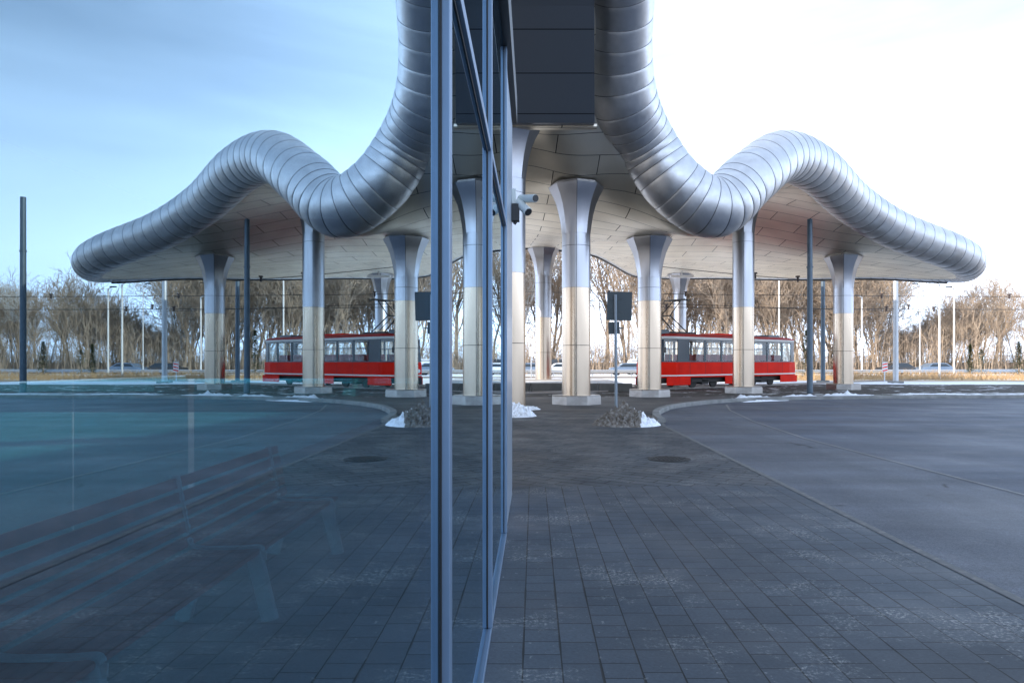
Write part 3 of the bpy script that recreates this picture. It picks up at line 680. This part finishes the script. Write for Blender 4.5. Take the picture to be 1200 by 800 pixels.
wire('overhead_wire', (26.4,49.8,5.3), (38,66,7.6), 0.02, 'span wire running from the light galvanised pole to the wood', (0.35,), 0.1)
wire('overhead_wire', (6,38.2,7.0), (20,42,6.4), 0.02, 'span wire just under the soffit above the tram', (0.5,0.7), 0.1)

# ---------------------------------------------------------------- rails, platform
for k, dy in enumerate((-0.5, 0.5)):
    d = Vector((.79,.613,0)); nrm = Vector((-.613,.79,0))
    o0 = Vector((6.56,38.55,0))
    pts = [Vector((-22,32.0,0))+Vector((0,1,0))*dy, Vector((-10,32.2,0))+Vector((0,1,0))*dy, Vector((-3,33.0,0))+Vector((-.2,.9,0))*dy] if False else []
    pts = catmull([Vector((-30,31.3,0))+Vector((0,dy,0)), Vector((-16,31.4,0))+Vector((0,dy,0)), Vector((-6,32.1,0))+Vector((-.1,.99,0))*dy, Vector((0,34.1,0))+Vector((-.4,.9,0))*dy] + [o0+d*t_+nrm*dy for t_ in (-2,5,13,20,30,45)], 8)
    mb = MB(); path_sweep(mb, pts, [(-0.035,-0.01),(-0.035,0.06),(0.035,0.06),(0.035,-0.01)]); tag(mb.build('tram_rail', M_steelrail), ['near rail of the tram track', 'far rail of the tram track'][k], 'rail', 'rails of the tram track')
plt = empty('raised_platform', (-10, 36, 0), 0, 'low raised platform with a dark precast edge wall beyond the track', 'platform')
mb = MB(); mb.box(-30,4.7,36.05,46,0,0.44); o = mb.build('deck', ground_mix('salted platform', (0.36,0.35,0.34),(0.45,0.43,0.41),0.6,0.2,0.3), plt); o.location = (10,-36,0)
for k in range(14):
    x0 = -20+k*1.8; mb = MB(); mb.box(x0+0.02, x0+1.78, 35.9, 36.05, 0, 0.42); o = mb.build('edge_panel', M_platc, plt, 0.01); o.location = (10,-36,0)
mb = MB(); path_sweep(mb, [Vector((-30,34.0,0)), Vector((-5,34.6,0)), Vector((4.6,35.4,0))], [(0.4,0.0),(0.3,0.14),(0,0.18),(-0.3,0.1),(-0.4,0.0)])

# ---------------------------------------------------------------- tram
tr = empty('tram', (6.35, 38.38, 0.05), math.atan2(.613,.79), 'single red tram with a cream stripe waiting under the canopy', 'tram')
LT = 13.7
def outline(z, inset=0.0, nose=0.0):
    pts = []
    for x, hw in ((0+nose, 0.72), (0.15+nose*0.8, 0.92), (1.1, 1.19), (LT-1.3, 1.19), (LT-0.25-nose*0.5, 0.95), (LT-nose*0.6, 0.75)):
        pts.append((x+inset*(1 if x < 5 else -1), -(hw-inset)))
    pts += [(p[0], -p[1]) for p in reversed(pts)]
    return [Vector((p[0], p[1], z)) for p in pts]
def loft(rings, mi=0, cap0=True, cap1=True):
    mb = MB(); n = len(rings[0]); mb.add([v for r in rings for v in r], [(i*n+k, i*n+(k+1)%n, (i+1)*n+(k+1)%n, (i+1)*n+k) for i in range(len(rings)-1) for k in range(n)], mi)
    if cap0: mb.add(rings[0], [tuple(range(n))[::-1]], mi)
    if cap1: mb.add(rings[-1], [tuple(range(n))], mi)
    return mb
loft([outline(0.62, 0.03), outline(0.66), outline(1.2), outline(1.49, 0.0, 0.03)]).build('body', M_red, tr, 0.02)
loft([outline(1.491, 0.05, 0.06), outline(1.50, 0.05, 0.06)]).build('floor_deck', M_tdark, tr)
loft([outline(2.78, 0.02, 0.28), outline(2.84, -0.015, 0.28), outline(2.93, -0.015, 0.3)]).build('roof_band', M_cream, tr, 0.01)
loft([outline(2.931, -0.02, 0.3), outline(3.0, 0.0, 0.32), outline(3.09, 0.15, 0.4), outline(3.12, 0.35, 0.5)]).build('roof', mat('dull red roof paint', (0.42,0.012,0.008), 0.6), tr, 0.01)
loft([outline(0.70, -0.012), outline(0.78, -0.012)]).build('stripe', M_cream, tr, 0.004)
# skirt sections with bogie gaps
for a, b in ((0.35,2.35),(5.55,8.2),(11.35,13.3)):
    for sy in (-1, 1):
        mb = MB(); mb.box(a, b, min(sy*1.15, sy*1.19), max(sy*1.15, sy*1.19), 0.2, 0.64); mb.build('skirt', M_red, tr, 0.01)
loft([outline(0.2, 0.1), outline(0.64, 0.04)]).build('underframe', M_under, tr) if False else None
mb = MB(); mb.box(0.3,13.4,-0.9,0.9,0.3,0.64); mb.build('underframe', M_under, tr)
for fx, nm_ in ((0.0,'bumper'),(LT-0.1,'bumper')):
    mb = MB(); mb.box(fx-0.06, fx+0.16, -0.75, 0.75, 0.25, 0.62); mb.build('bumper', M_under if fx == 0 else M_red, tr, 0.03)
for bx in (3.9, 9.8):
    bg = MB(); bg.box(bx-1.25, bx+1.25, -1.0, -0.85, 0.32, 0.5); bg.box(bx-1.25, bx+1.25, 0.85, 1.0, 0.32, 0.5); bg.box(bx-0.3, bx+0.3, -1.0, 1.0, 0.2, 0.55)
    bgo = bg.build('bogie', M_under, tr, 0.02)
    for wx in (-0.95, 0.95):
        for sy in (-0.8, 0.8):
            mb = MB(); mb.tube([(bx+wx, sy-0.06, 0.33), (bx+wx, sy+0.06, 0.33)], 0.33, 20); mb.build('wheel', M_under, bgo)
W_ = [(0.36,1.30),(2.26,3.61),(3.73,5.18),(5.28,6.72),(6.82,8.26),(8.37,9.87),(9.98,11.5),(11.63,12.75)]
def side_y(x):
    if x < 1.1: return 0.92+0.27*max(0,(x-0.15))/0.95
    if x > LT-1.3: return 1.19-0.24*(x-(LT-1.3))/1.05
    return 1.19
for sy in (-1, 1):
    prev = 0.2
    xs = [w for w in W_]
    bounds = [(0.22, xs[0][0])]+[(xs[i][1], xs[i+1][0]) for i in range(len(xs)-1)]+[(xs[-1][1], 13.3)]
    for a, b in bounds:
        mb = MB(); ya, yb = side_y(a)-0.03, side_y(b)-0.03
        vs = [(a, sy*ya, 1.5), (b, sy*yb, 1.5), (b, sy*yb, 2.78), (a, sy*ya, 2.78), (a, sy*(ya-0.06), 1.5), (b, sy*(yb-0.06), 1.5), (b, sy*(yb-0.06), 2.78), (a, sy*(ya-0.06), 2.78)]
        if a < 0.3: vs[0] = (0.10, sy*0.85, 1.5); vs[3] = (0.42, sy*0.88, 2.78)
        mb.add(vs, [(0,1,2,3),(4,7,6,5),(0,4,5,1),(3,2,6,7),(0,3,7,4),(1,5,6,2)]); mb.build('pillar', M_tdark, tr)
    for a, b in xs:
        ya, yb = side_y(a)-0.05, side_y(b)-0.05
        mb = MB(); mb.add([(a, sy*ya, 1.5), (b, sy*yb, 1.5), (b, sy*yb, 2.78), (a, sy*ya, 2.78)], [(0,1,2,3)]); wo = mb.build('window', M_clear, tr)
        mb = MB(); zt = 2.32 if a > 1 else 2.2
        mb.bar((a, sy*(ya+0.01), zt), (b, sy*(yb+0.01), zt), 0.03, 0.035)
        if a < 1: mb.bar(((a+b)/2, sy*(ya+0.03), 1.5), ((a+b)/2, sy*(ya+0.03), 2.2), 0.03, 0.03)
        mb.bar((a, sy*(ya+0.006), 1.53), (b, sy*(yb+0.006), 1.53), 0.03, 0.06); mb.bar((a, sy*(ya+0.006), 2.75), (b, sy*(yb+0.006), 2.75), 0.03, 0.06)
        for xx_, yy_ in ((a, ya), (b, yb)): mb.bar((xx_, sy*(yy_+0.006), 1.5), (xx_, sy*(yy_+0.006), 2.78), 0.05, 0.036)
        mb.build('frame', M_tdark, wo)
# doors on the near side: panel joints
for a, b in ((1.32,2.24),):
    mb = MB(); mb.box(a+0.02, b-0.02, -1.2, -1.185, 0.3, 1.46); mb.build('door', M_red, tr, 0.004)
for x in (2.3, 3.7, 5.22, 6.76, 8.3, 9.92, 11.56):
    for sy in (-1, 1):
        mb = MB(); mb.box(x-0.008, x+0.008, min(sy*1.188,sy*1.193), max(sy*1.188,sy*1.193), 0.8, 1.47); mb.build('panel_seam', M_under, tr)
# windscreens
for fx, nz_, lab in ((0.0, 1, 'front'), (LT, -1, 'rear')):
    mb = MB(); x0 = fx+nz_*0.06; x1 = fx+nz_*0.30
    mb.add([(x0,-0.82,1.5),(x0,0.82,1.5),(x1,0.8,2.78),(x1,-0.8,2.78),(x0+nz_*0.04,-0.82,1.5),(x0+nz_*0.04,0.82,1.5),(x1+nz_*0.04,0.8,2.78),(x1+nz_*0.04,-0.8,2.78)],
           [(0,1,2,3),(4,7,6,5),(0,3,7,4),(1,5,6,2)]); mb.build('windscreen', M_tdark if fx == 0 else M_clear, tr)
    for sy in (-0.55, 0.55):
        mb = MB(); mb.tube([(fx-nz_*0.02, sy, 0.98), (fx+nz_*0.05, sy, 0.98)], 0.11, 16); mb.build('headlight' if fx == 0 else 'tail_light', M_alu if fx == 0 else M_red, tr)
mb = MB(); mb.tube([(0.35,-0.95,2.6),(0.05,-1.25,2.62),(0.02,-1.28,2.3)], 0.015, 6); mb.box(-0.03,0.05,-1.38,-1.2,2.0,2.32); mb.build('wing_mirror', M_black, tr, 0.01)
mb = MB(); mb.box(0.25,1.1,-0.7,0.7,3.05,3.32); mb.build('roof_box', M_tdark, tr, 0.03)
mb = MB(); mb.box(10.9,12.2,-0.6,0.6,3.1,3.26); mb.build('roof_box', M_tdark, tr, 0.03)
mb = MB(); mb.box(5.4,7.8,-0.7,0.7,3.12,3.22); mb.build('roof_grating', M_red, tr, 0.02)
for x in [2.6+0.82*k for k in range(12)]:
    for sy in (-0.72, 0.72):
        mb = MB(); mb.box(x, x+0.1, sy-0.24, sy+0.24, 1.5, 1.95); mb.box(x+0.08, x+0.42, sy-0.24, sy+0.24, 1.5, 1.56); mb.build('seat', M_maroon, tr, 0.02)
for x in (3.2, 5.4, 7.6, 9.8):
    mb = MB(); mb.tube([(x,-0.3,1.5),(x,-0.3,2.78)], 0.02, 8); mb.build('grab_pole', M_alu, tr)
pg = MB(); pg.box(1.6,3.6,-0.55,0.55,3.14,3.24); pgo = pg.build('pantograph', M_black, tr)
mb = MB()
for sy in (-0.45, 0.45):
    mb.tube([(2.9,sy,3.24),(1.55,sy*0.8,4.15)], 0.035, 8); mb.tube([(1.55,sy*0.8,4.15),(2.55,sy*0.6,5.05)], 0.028, 8)
    mb.tube([(2.6,sy*0.5,3.24),(1.5,sy*0.5,4.0)], 0.02, 8)
mb.tube([(1.55,-0.4,4.15),(1.55,0.4,4.15)], 0.035, 8); mb.tube([(2.55,-0.3,5.05),(2.55,0.3,5.05)], 0.03, 8)
mb.build('arm', M_black, pgo)
mb = MB(); mb.box(2.3,2.42,-0.75,0.75,5.08,5.14); mb.box(2.68,2.8,-0.75,0.75,5.08,5.14); mb.tube([(2.3,-0.75,5.11),(2.5,-0.98,4.95)],0.02,6); mb.tube([(2.3,0.75,5.11),(2.5,0.98,4.95)],0.02,6); mb.build('contact_shoe', M_black, pgo)
for sy in (-0.35, 0.35):
    for x in (1.8, 3.3):
        mb = MB(); mb.tube([(x,sy,3.12),(x,sy,3.2)], 0.06, 8); mb.build('insulator', M_insul, pgo)

# ---------------------------------------------------------------- guard rails, cars, far signs
def guard(pts, label):
    g = empty('guard_rail', pts[0], 0, label, 'guard rail', 'steel guard rails along the highway'); o0 = Vector(pts[0])
    mb = MB(); P_ = [Vector(p) for p in pts]
    path_sweep(mb, P_, [(0.0,0.42),(-0.05,0.48),(0.02,0.56),(-0.05,0.66),(0,0.74)]); path_sweep(mb, [p for p in P_], [(0.06,0.74),(0.06,0.42)])
    b = mb.build('beam', M_polel, g); b.location = -o0
    tot = 0
    for a, c in zip(P_[:-1], P_[1:]):
        L = (c-a).length; k = int(L/2.0)
        for i in range(k):
            p = a.lerp(c, i/k); mb = MB(); mb.box(p.x-0.05, p.x+0.05, p.y+0.06, p.y+0.16, 0, 0.7); q = mb.build('post', M_polel, g); q.location = -o0
guard([(-30,70,0),(20,70,0),(36,71,0)], 'grey steel guard rail crossing behind the columns')
guard([(36.5,72,0),(52,76,0),(80,77,0)], 'grey steel guard rail rising behind the dry grass')
def car(x, y, paint, label, rz=0, van=False):
    c = empty('parked_car', (x, y, 0), rz, label, 'car', 'cars on the highway behind the guard rail')
    h = 1.9 if van else 1.45
    pr = [(-2.1,0.35),(-2.15,0.75),(-1.9,0.92),(-1.3,0.95),(-0.7,h-0.05),(0.0,h),(1.2,h-0.03),(1.85,0.98),(2.1,0.9),(2.15,0.4)] if not van else [(-2.3,0.35),(-2.35,0.9),(-1.9,1.1),(-1.4,1.85),(-1.2,h),(2.2,h),(2.3,1.0),(2.3,0.4)]
    def prism(prof, hw, top): 
        mb = MB(); n = len(prof); mb.add([(px, -hw*(top if pz > 1.1 else 1), pz) for px, pz in prof]+[(px, hw*(top if pz > 1.1 else 1), pz) for px, pz in prof],
            [tuple(range(n)), tuple(range(2*n-1, n-1, -1))]+[(i, (i+1)%n+0, (i+1)%n+n, i+n)[::-1] for i in range(n)]); return mb
    prism(pr, 0.86, 0.84).build('body', paint, c, 0.05)
    wp = [(-1.15,0.98),(-0.65,h-0.12),(1.1,h-0.12),(1.6,0.98)] if not van else [(-1.6,1.1),(-1.25,h-0.15),(0.0,h-0.15),(0.0,1.1)]
    for sy in (-1, 1):
        mb = MB(); vs = [(px, sy*(0.875 if pz < 1.1 else 0.76), pz) for px, pz in wp]; mb.add(vs, [(0,1,2,3)]); mb.build('side_window', M_cglass, c)
    for wx in (-1.35, 1.35):
        for sy in (-0.78, 0.78):
            mb = MB(); mb.tube([(wx, sy-0.1, 0.32), (wx, sy+0.1, 0.32)], 0.32, 16); q = mb.build('wheel', M_tyre, c)
    return c
p_b = mat('grey blue car paint', (0.18,0.24,0.32), 0.25, 0.3, coat=0.6); p_w = mat('white car paint', (0.75,0.75,0.75), 0.3, coat=0.6); p_d = mat('dark car paint', (0.03,0.032,0.036), 0.25, coat=0.6); p_r = mat('dark red car paint', (0.2,0.03,0.03), 0.3, coat=0.6)
car(-0.6, 80, p_b, 'blue-grey hatchback behind the guard rail left of the middle column')
car(3.2, 81, p_w, 'white car behind the guard rail left of the broad column', 0.1)
car(2.4, 88, p_d, 'dark van behind the guard rail left of the broad column', 0, True)
car(11.0, 80, p_b, 'grey-blue car behind the guard rail right of the sign post', 0.05)
car(13.2, 84, p_w, 'white van behind the guard rail right of the sign post', 0, True)
car(44.5, 84, p_d, 'dark car behind the light galvanised pole', 0.1)
car(49.8, 85, p_b, 'blue-grey car passing between the light pole and the white poles', 0.1)
# small road sign on a stalk and white board
c = empty('traffic_sign', (28.0, 54.5, 0), 0, 'small white and red warning board on a short post', 'sign')
mb = MB(); mb.tube([(0,0,0),(0,0,1.3)], 0.05, 8); mb.build('post', M_polel, c)
mb = MB(); mb.box(-0.22,0.22,-0.08,-0.05,0.75,1.55); mb.build('board', M_white, c)
for z in (0.85,1.1,1.35):
    mb = MB(); mb.add([(-0.2,-0.084,z-0.06),(0.2,-0.084,z+0.03),(0.2,-0.084,z+0.12),(-0.2,-0.084,z+0.03)], [(0,1,2,3)]); mb.build('red_stripe', M_red, c)
c = empty('traffic_sign', (-0.25, 68, 0), 0, 'white board on a post seen between the two left columns', 'sign')
mb = MB(); mb.tube([(0,0,0),(0,0,2.9)], 0.05, 8); mb.build('post', M_polel, c)
mb = MB(); mb.box(-0.25,0.3,-0.08,-0.05,2.1,3.1); mb.build('board', M_white, c)

# ---------------------------------------------------------------- vegetation
def tree_mesh(seed, H, lean=0.06, spread=0.5, twig=1.0, trunk_r=0.16, forks=1, low=0.25):
    rnd = random.Random(seed); tv = []; tf = []; cv = []; cf = []
    def seg3(V, Fc_, pts, r0, r1, n):
        base = len(V); m = len(pts); prev = None
        for i, p in enumerate(pts):
            d = (pts[min(i+1, m-1)]-pts[max(i-1, 0)]).normalized()
            u = Vector((0,0,1)) if abs(d.z) < 0.9 else Vector((1,0,0)); x = d.cross(u).normalized(); y = d.cross(x); r = r0+(r1-r0)*i/(m-1)
            for k in range(n): V.append(p+(x*math.cos(2*math.pi*k/n)+y*math.sin(2*math.pi*k/n))*r)
        for i in range(m-1):
            for k in range(n): Fc_.append((base+i*n+k, base+i*n+(k+1)%n, base+(i+1)*n+(k+1)%n, base+(i+1)*n+k))
    def grow(p, d, L, r, lv):
        nseg = 4 if lv < 2 else 3; pts = [p.copy()]; q = p.copy(); dd = d.copy(); wob = 0.09+0.06*lv
        for i in range(nseg):
            dd = (dd+Vector((rnd.gauss(0,wob), rnd.gauss(0,wob), rnd.gauss(0,wob)+0.09))).normalized(); q = q+dd*L/nseg; pts.append(q.copy())
        tgt = (tv, tf) if lv == 0 else (cv, cf)
        seg3(tgt[0], tgt[1], pts, r, r*0.45 if lv else r*0.35, 5 if lv == 0 else 3)
        if lv >= 4: return
        nb = [rnd.randint(11,14), rnd.randint(5,7), rnd.randint(4,6), rnd.randint(2,3)][lv]
        for b in range(nb):
            t = (low+(1-low)*(b+rnd.random())/nb) if lv == 0 else 0.2+0.8*(b+rnd.random())/nb
            t = min(t, 0.99); i = min(int(t*nseg), nseg-1); f = t*nseg-i; bp = pts[i].lerp(pts[i+1], f)
            ax = (pts[i+1]-pts[i]).normalized(); a = rnd.random()*2*math.pi; u = ax.orthogonal().normalized(); v = ax.cross(u)
            side = u*math.cos(a)+v*math.sin(a); ang = rnd.uniform(0.35,0.8) if lv else rnd.uniform(0.3,0.7)
            nd = (ax*math.cos(ang)+side*math.sin(ang)+Vector((0,0,0.12))).normalized()
            grow(bp, nd, L*rnd.uniform(0.38,0.6)*(spread/0.5 if lv == 0 else 1)*(1.25-0.6*t if lv == 0 else 1), max(r*(0.5 if lv == 0 else 0.55)*(1-0.55*t), 0.018), lv+1)
    for k in range(forks):
        grow(Vector((rnd.gauss(0,0.25),rnd.gauss(0,0.25),-0.1)) if forks > 1 else Vector((0,0,-0.1)), Vector((rnd.gauss(0,lean*(2.2 if forks > 1 else 1)), rnd.gauss(0,lean), 1)).normalized(), H*0.82*rnd.uniform(0.8,1), trunk_r*(0.65 if forks > 1 else 1), 0)
    def mk(V, Fc_, m, nm_):
        me = bpy.data.meshes.new(nm_); me.from_pydata([tuple(v) for v in V], [], Fc_); me.materials.append(m); me.update(); return me
    return tv, tf, cv, cf, mk
protos = []
specs = [(1,13,.05,.45,.17,1,.2,M_bark),(2,15,.05,.4,.19,1,.28,M_bark),(3,11,.1,.55,.15,2,.12,M_bark),(4,12.5,.08,.5,.15,3,.15,M_bark),(5,14,.04,.35,.14,1,.3,M_birch),(6,9,.12,.6,.12,3,.08,M_bark)]
for sd_, H, ln, spd, tr_, fk, lw, bm_ in specs:
    tv, tf, cv, cf, mk = tree_mesh(sd_, H, ln, spd, 1, tr_, fk, lw)
    protos.append((mk(tv, tf, bm_, 'trunk'), mk(cv, cf, M_bark2 if bm_ is not M_birch else M_birch, 'crown'), H))
tlabels = ['tall straight bare tree in the wood beyond the road', 'very tall bare tree in the wood beyond the road', 'spreading bare twin-stemmed tree in the wood beyond the road',
           'bare multi-stemmed tree in the wood beyond the road', 'slender pale birch in the wood beyond the road', 'low bushy bare tree in the wood beyond the road']
tcats = ['bare trees of the wood']
first = {}
ORD = 'first second third fourth fifth sixth seventh eighth ninth tenth eleventh twelfth thirteenth fourteenth fifteenth sixteenth seventeenth eighteenth nineteenth'.split()
TENS = {2:'twent',3:'thirt',4:'fort',5:'fift'}
def ordw(n):
    if n < 20: return ORD[n-1]
    t_, u_ = divmod(n, 10); return TENS[t_]+'ieth' if u_ == 0 else TENS[t_]+'y-'+ORD[u_-1]
tkind = ['tall straight bare tree', 'very tall bare tree', 'spreading twin-stemmed bare tree', 'multi-stemmed bare tree', 'slender pale birch', 'low bushy bare tree']
def put_tree(k, x, y, s, rz, row=0, num=1):
    me_t, me_c, H = protos[k]
    if k not in first:
        e = empty('bare_tree' if k != 4 else 'birch_tree', (x, y, 0), rz, tlabels[k], 'tree', 'bare trees of the wood')
        a = bpy.data.objects.new('trunk', me_t); b = bpy.data.objects.new('crown', me_c)
        for o in (a, b): col.objects.link(o); o.parent = e
        first[k] = e
    else: e = copy_tree(first[k])
    e.location = (x, y, 0); e.rotation_euler = (0, 0, rz); e.scale = (s, s, s); e.name = 'birch_tree' if k == 4 else 'bare_tree'
    e['label'] = '%s, %s from the left in the %s rank of the wood' % (tkind[k], ordw(num), ['front','second','third','rearmost'][row])
rnd = random.Random(42)
cnt = 0
for row, (y, step) in enumerate([(94,3.4),(101,3.6),(110,4.2),(120,4.8)]):
    x = -30+rnd.random()*3; num = 0
    while x < 0.83*y+8:
        yy = y+rnd.uniform(-2.5,2.5); px = 625.5+800*x/yy
        # skyline from the photograph: high behind the canopy, a dip near 1050-1080, level to the right
        top = 352
        if px < 1035: top = 305 if px > 770 else 270
        elif px < 1085: top = 385
        elif px < 1130: top = 362
        else: top = 340
        if 600 < px < 760 and rnd.random() < 0.5: x += step; continue
        Ht = (424-top)/800*yy+1.55
        k = rnd.choice([0,0,1,2,3,3,4] if Ht > 9 else [2,3,5,5])
        s = Ht/protos[k][2]*rnd.uniform(0.95,1.25)
        num += 1; put_tree(k, x, yy, s, rnd.random()*6.28, row, num); cnt += 1
        x += step*rnd.uniform(0.6,1.4)
# twiggy undergrowth, one mass
def thicket(name, regions, hmin, hmax, m, label, seed=1, cat='undergrowth', lean=0.22, wdt=0.02, blades=5):
    rnd = random.Random(seed); mb = MB()
    for (x0, x1, y0, y1, n) in regions:
        for _ in range(n):
            x = rnd.uniform(x0, x1); y = rnd.uniform(y0, y1)
            h = rnd.uniform(hmin, hmax)*(0.75+0.5*mnoise.noise(Vector((x*0.15, y*0.15, seed))))
            d = Vector((rnd.gauss(0,lean), rnd.gauss(0,lean), 1)); p = Vector((x, y, -0.05)); q = p+d*h
            def tri(a, b, r):
                ax = (b-a).normalized(); u = ax.orthogonal().normalized(); v = ax.cross(u)
                vs = [a+u*r, a-u*r*0.5+v*r*0.87, a-u*r*0.5-v*r*0.87, b]; mb.add(vs, [(0,1,3),(1,2,3),(2,0,3)])
            tri(p, q, wdt)
            for i in range(blades):
                t = rnd.uniform(0.2,0.95); a = p.lerp(q, t); tri(a, a+Vector((rnd.gauss(0,0.45), rnd.gauss(0,0.45), rnd.uniform(0.2,0.9)))*h*0.3, wdt*0.6)
    return tag(mb.build(name, m), label, cat, None, 'stuff')
thicket('undergrowth', [(-35,105,95,121,4200)], 2.0, 4.6, M_bark2, 'brown twiggy undergrowth filling the wood between the trees', 3, wdt=0.03, blades=6)
thicket('undergrowth', [(-40,120,122,135,1500)], 4.0, 7.0, M_bark2, 'dense far rank of thin bare saplings closing the wood', 4, wdt=0.05, blades=6)
thicket('undergrowth', [(-8,26,87,93,500),(26,75,88,93,420)], 4.0, 10.0, M_bark2, 'thin upright saplings along the front edge of the wood', 8, wdt=0.045, blades=8, lean=0.1)
M_dry = mat('dry grass blades', (0.50,0.36,0.2), 0.9, var=(0.8, (0.34,0.22,0.12), 0.35, 0.65))
thicket('dry_grass', [(21,60,57,71,5200),(60,90,57,71,1500)], 0.3, 1.0, M_dry, 'tufted dry tan grass beyond the tram track', 5, 'grass', 0.35, 0.02, 4)
thicket('verge_grass', [(15,40,30.4,32.6,3500)], 0.05, 0.12, mat('short wet grass', (0.06,0.075,0.03), 0.9), 'short dark wet grass on the verge behind the kerb', 6, 'grass', 0.6, 0.008, 2)
def conifer(x, y, h, r, label, seed, loose=False):
    rnd = random.Random(seed); e = empty('conifer', (x, y, 0), 0, label, 'tree')
    mb = MB(); mb.tube([(0,0,0),(0,0,h*0.95)], [0.07,0.01], 6); mb.build('trunk', M_bark, e)
    mb = MB()
    for i in range(1500 if not loose else 700):
        t = rnd.random()**0.8; z = h*(0.06+0.94*t); rr = r*(1-t)**0.8*rnd.uniform(0.3,1.08)*(0.8+0.3*math.sin(z*9)); a = rnd.random()*6.28
        c = Vector((rr*math.cos(a), rr*math.sin(a), z)); d = Vector((math.cos(a), math.sin(a), rnd.uniform(-0.2,0.5)))*0.22; sd2 = Vector((-math.sin(a), math.cos(a), 0))*0.05
        mb.add([c-sd2, c+sd2, c+d], [(0,1,2)])
    mb.build('crown', M_fir, e)
conifer((945-625.5)/800*60, 60, 4.3, 1.1, 'narrow dark green conifer behind the dark blue pole', 1)
conifer((1150-625.5)/800*74, 74, 2.9, 1.3, 'bright yellow-green young pine in the dry grass', 2, True)
conifer((1137-625.5)/800*72, 72, 3.4, 0.5, 'thin dark conifer just left of the young pine', 3)
conifer((1194-625.5)/800*66, 66, 3.5, 0.9, 'dark green conifer at the right edge of the dry grass', 4)
print('trees', cnt)
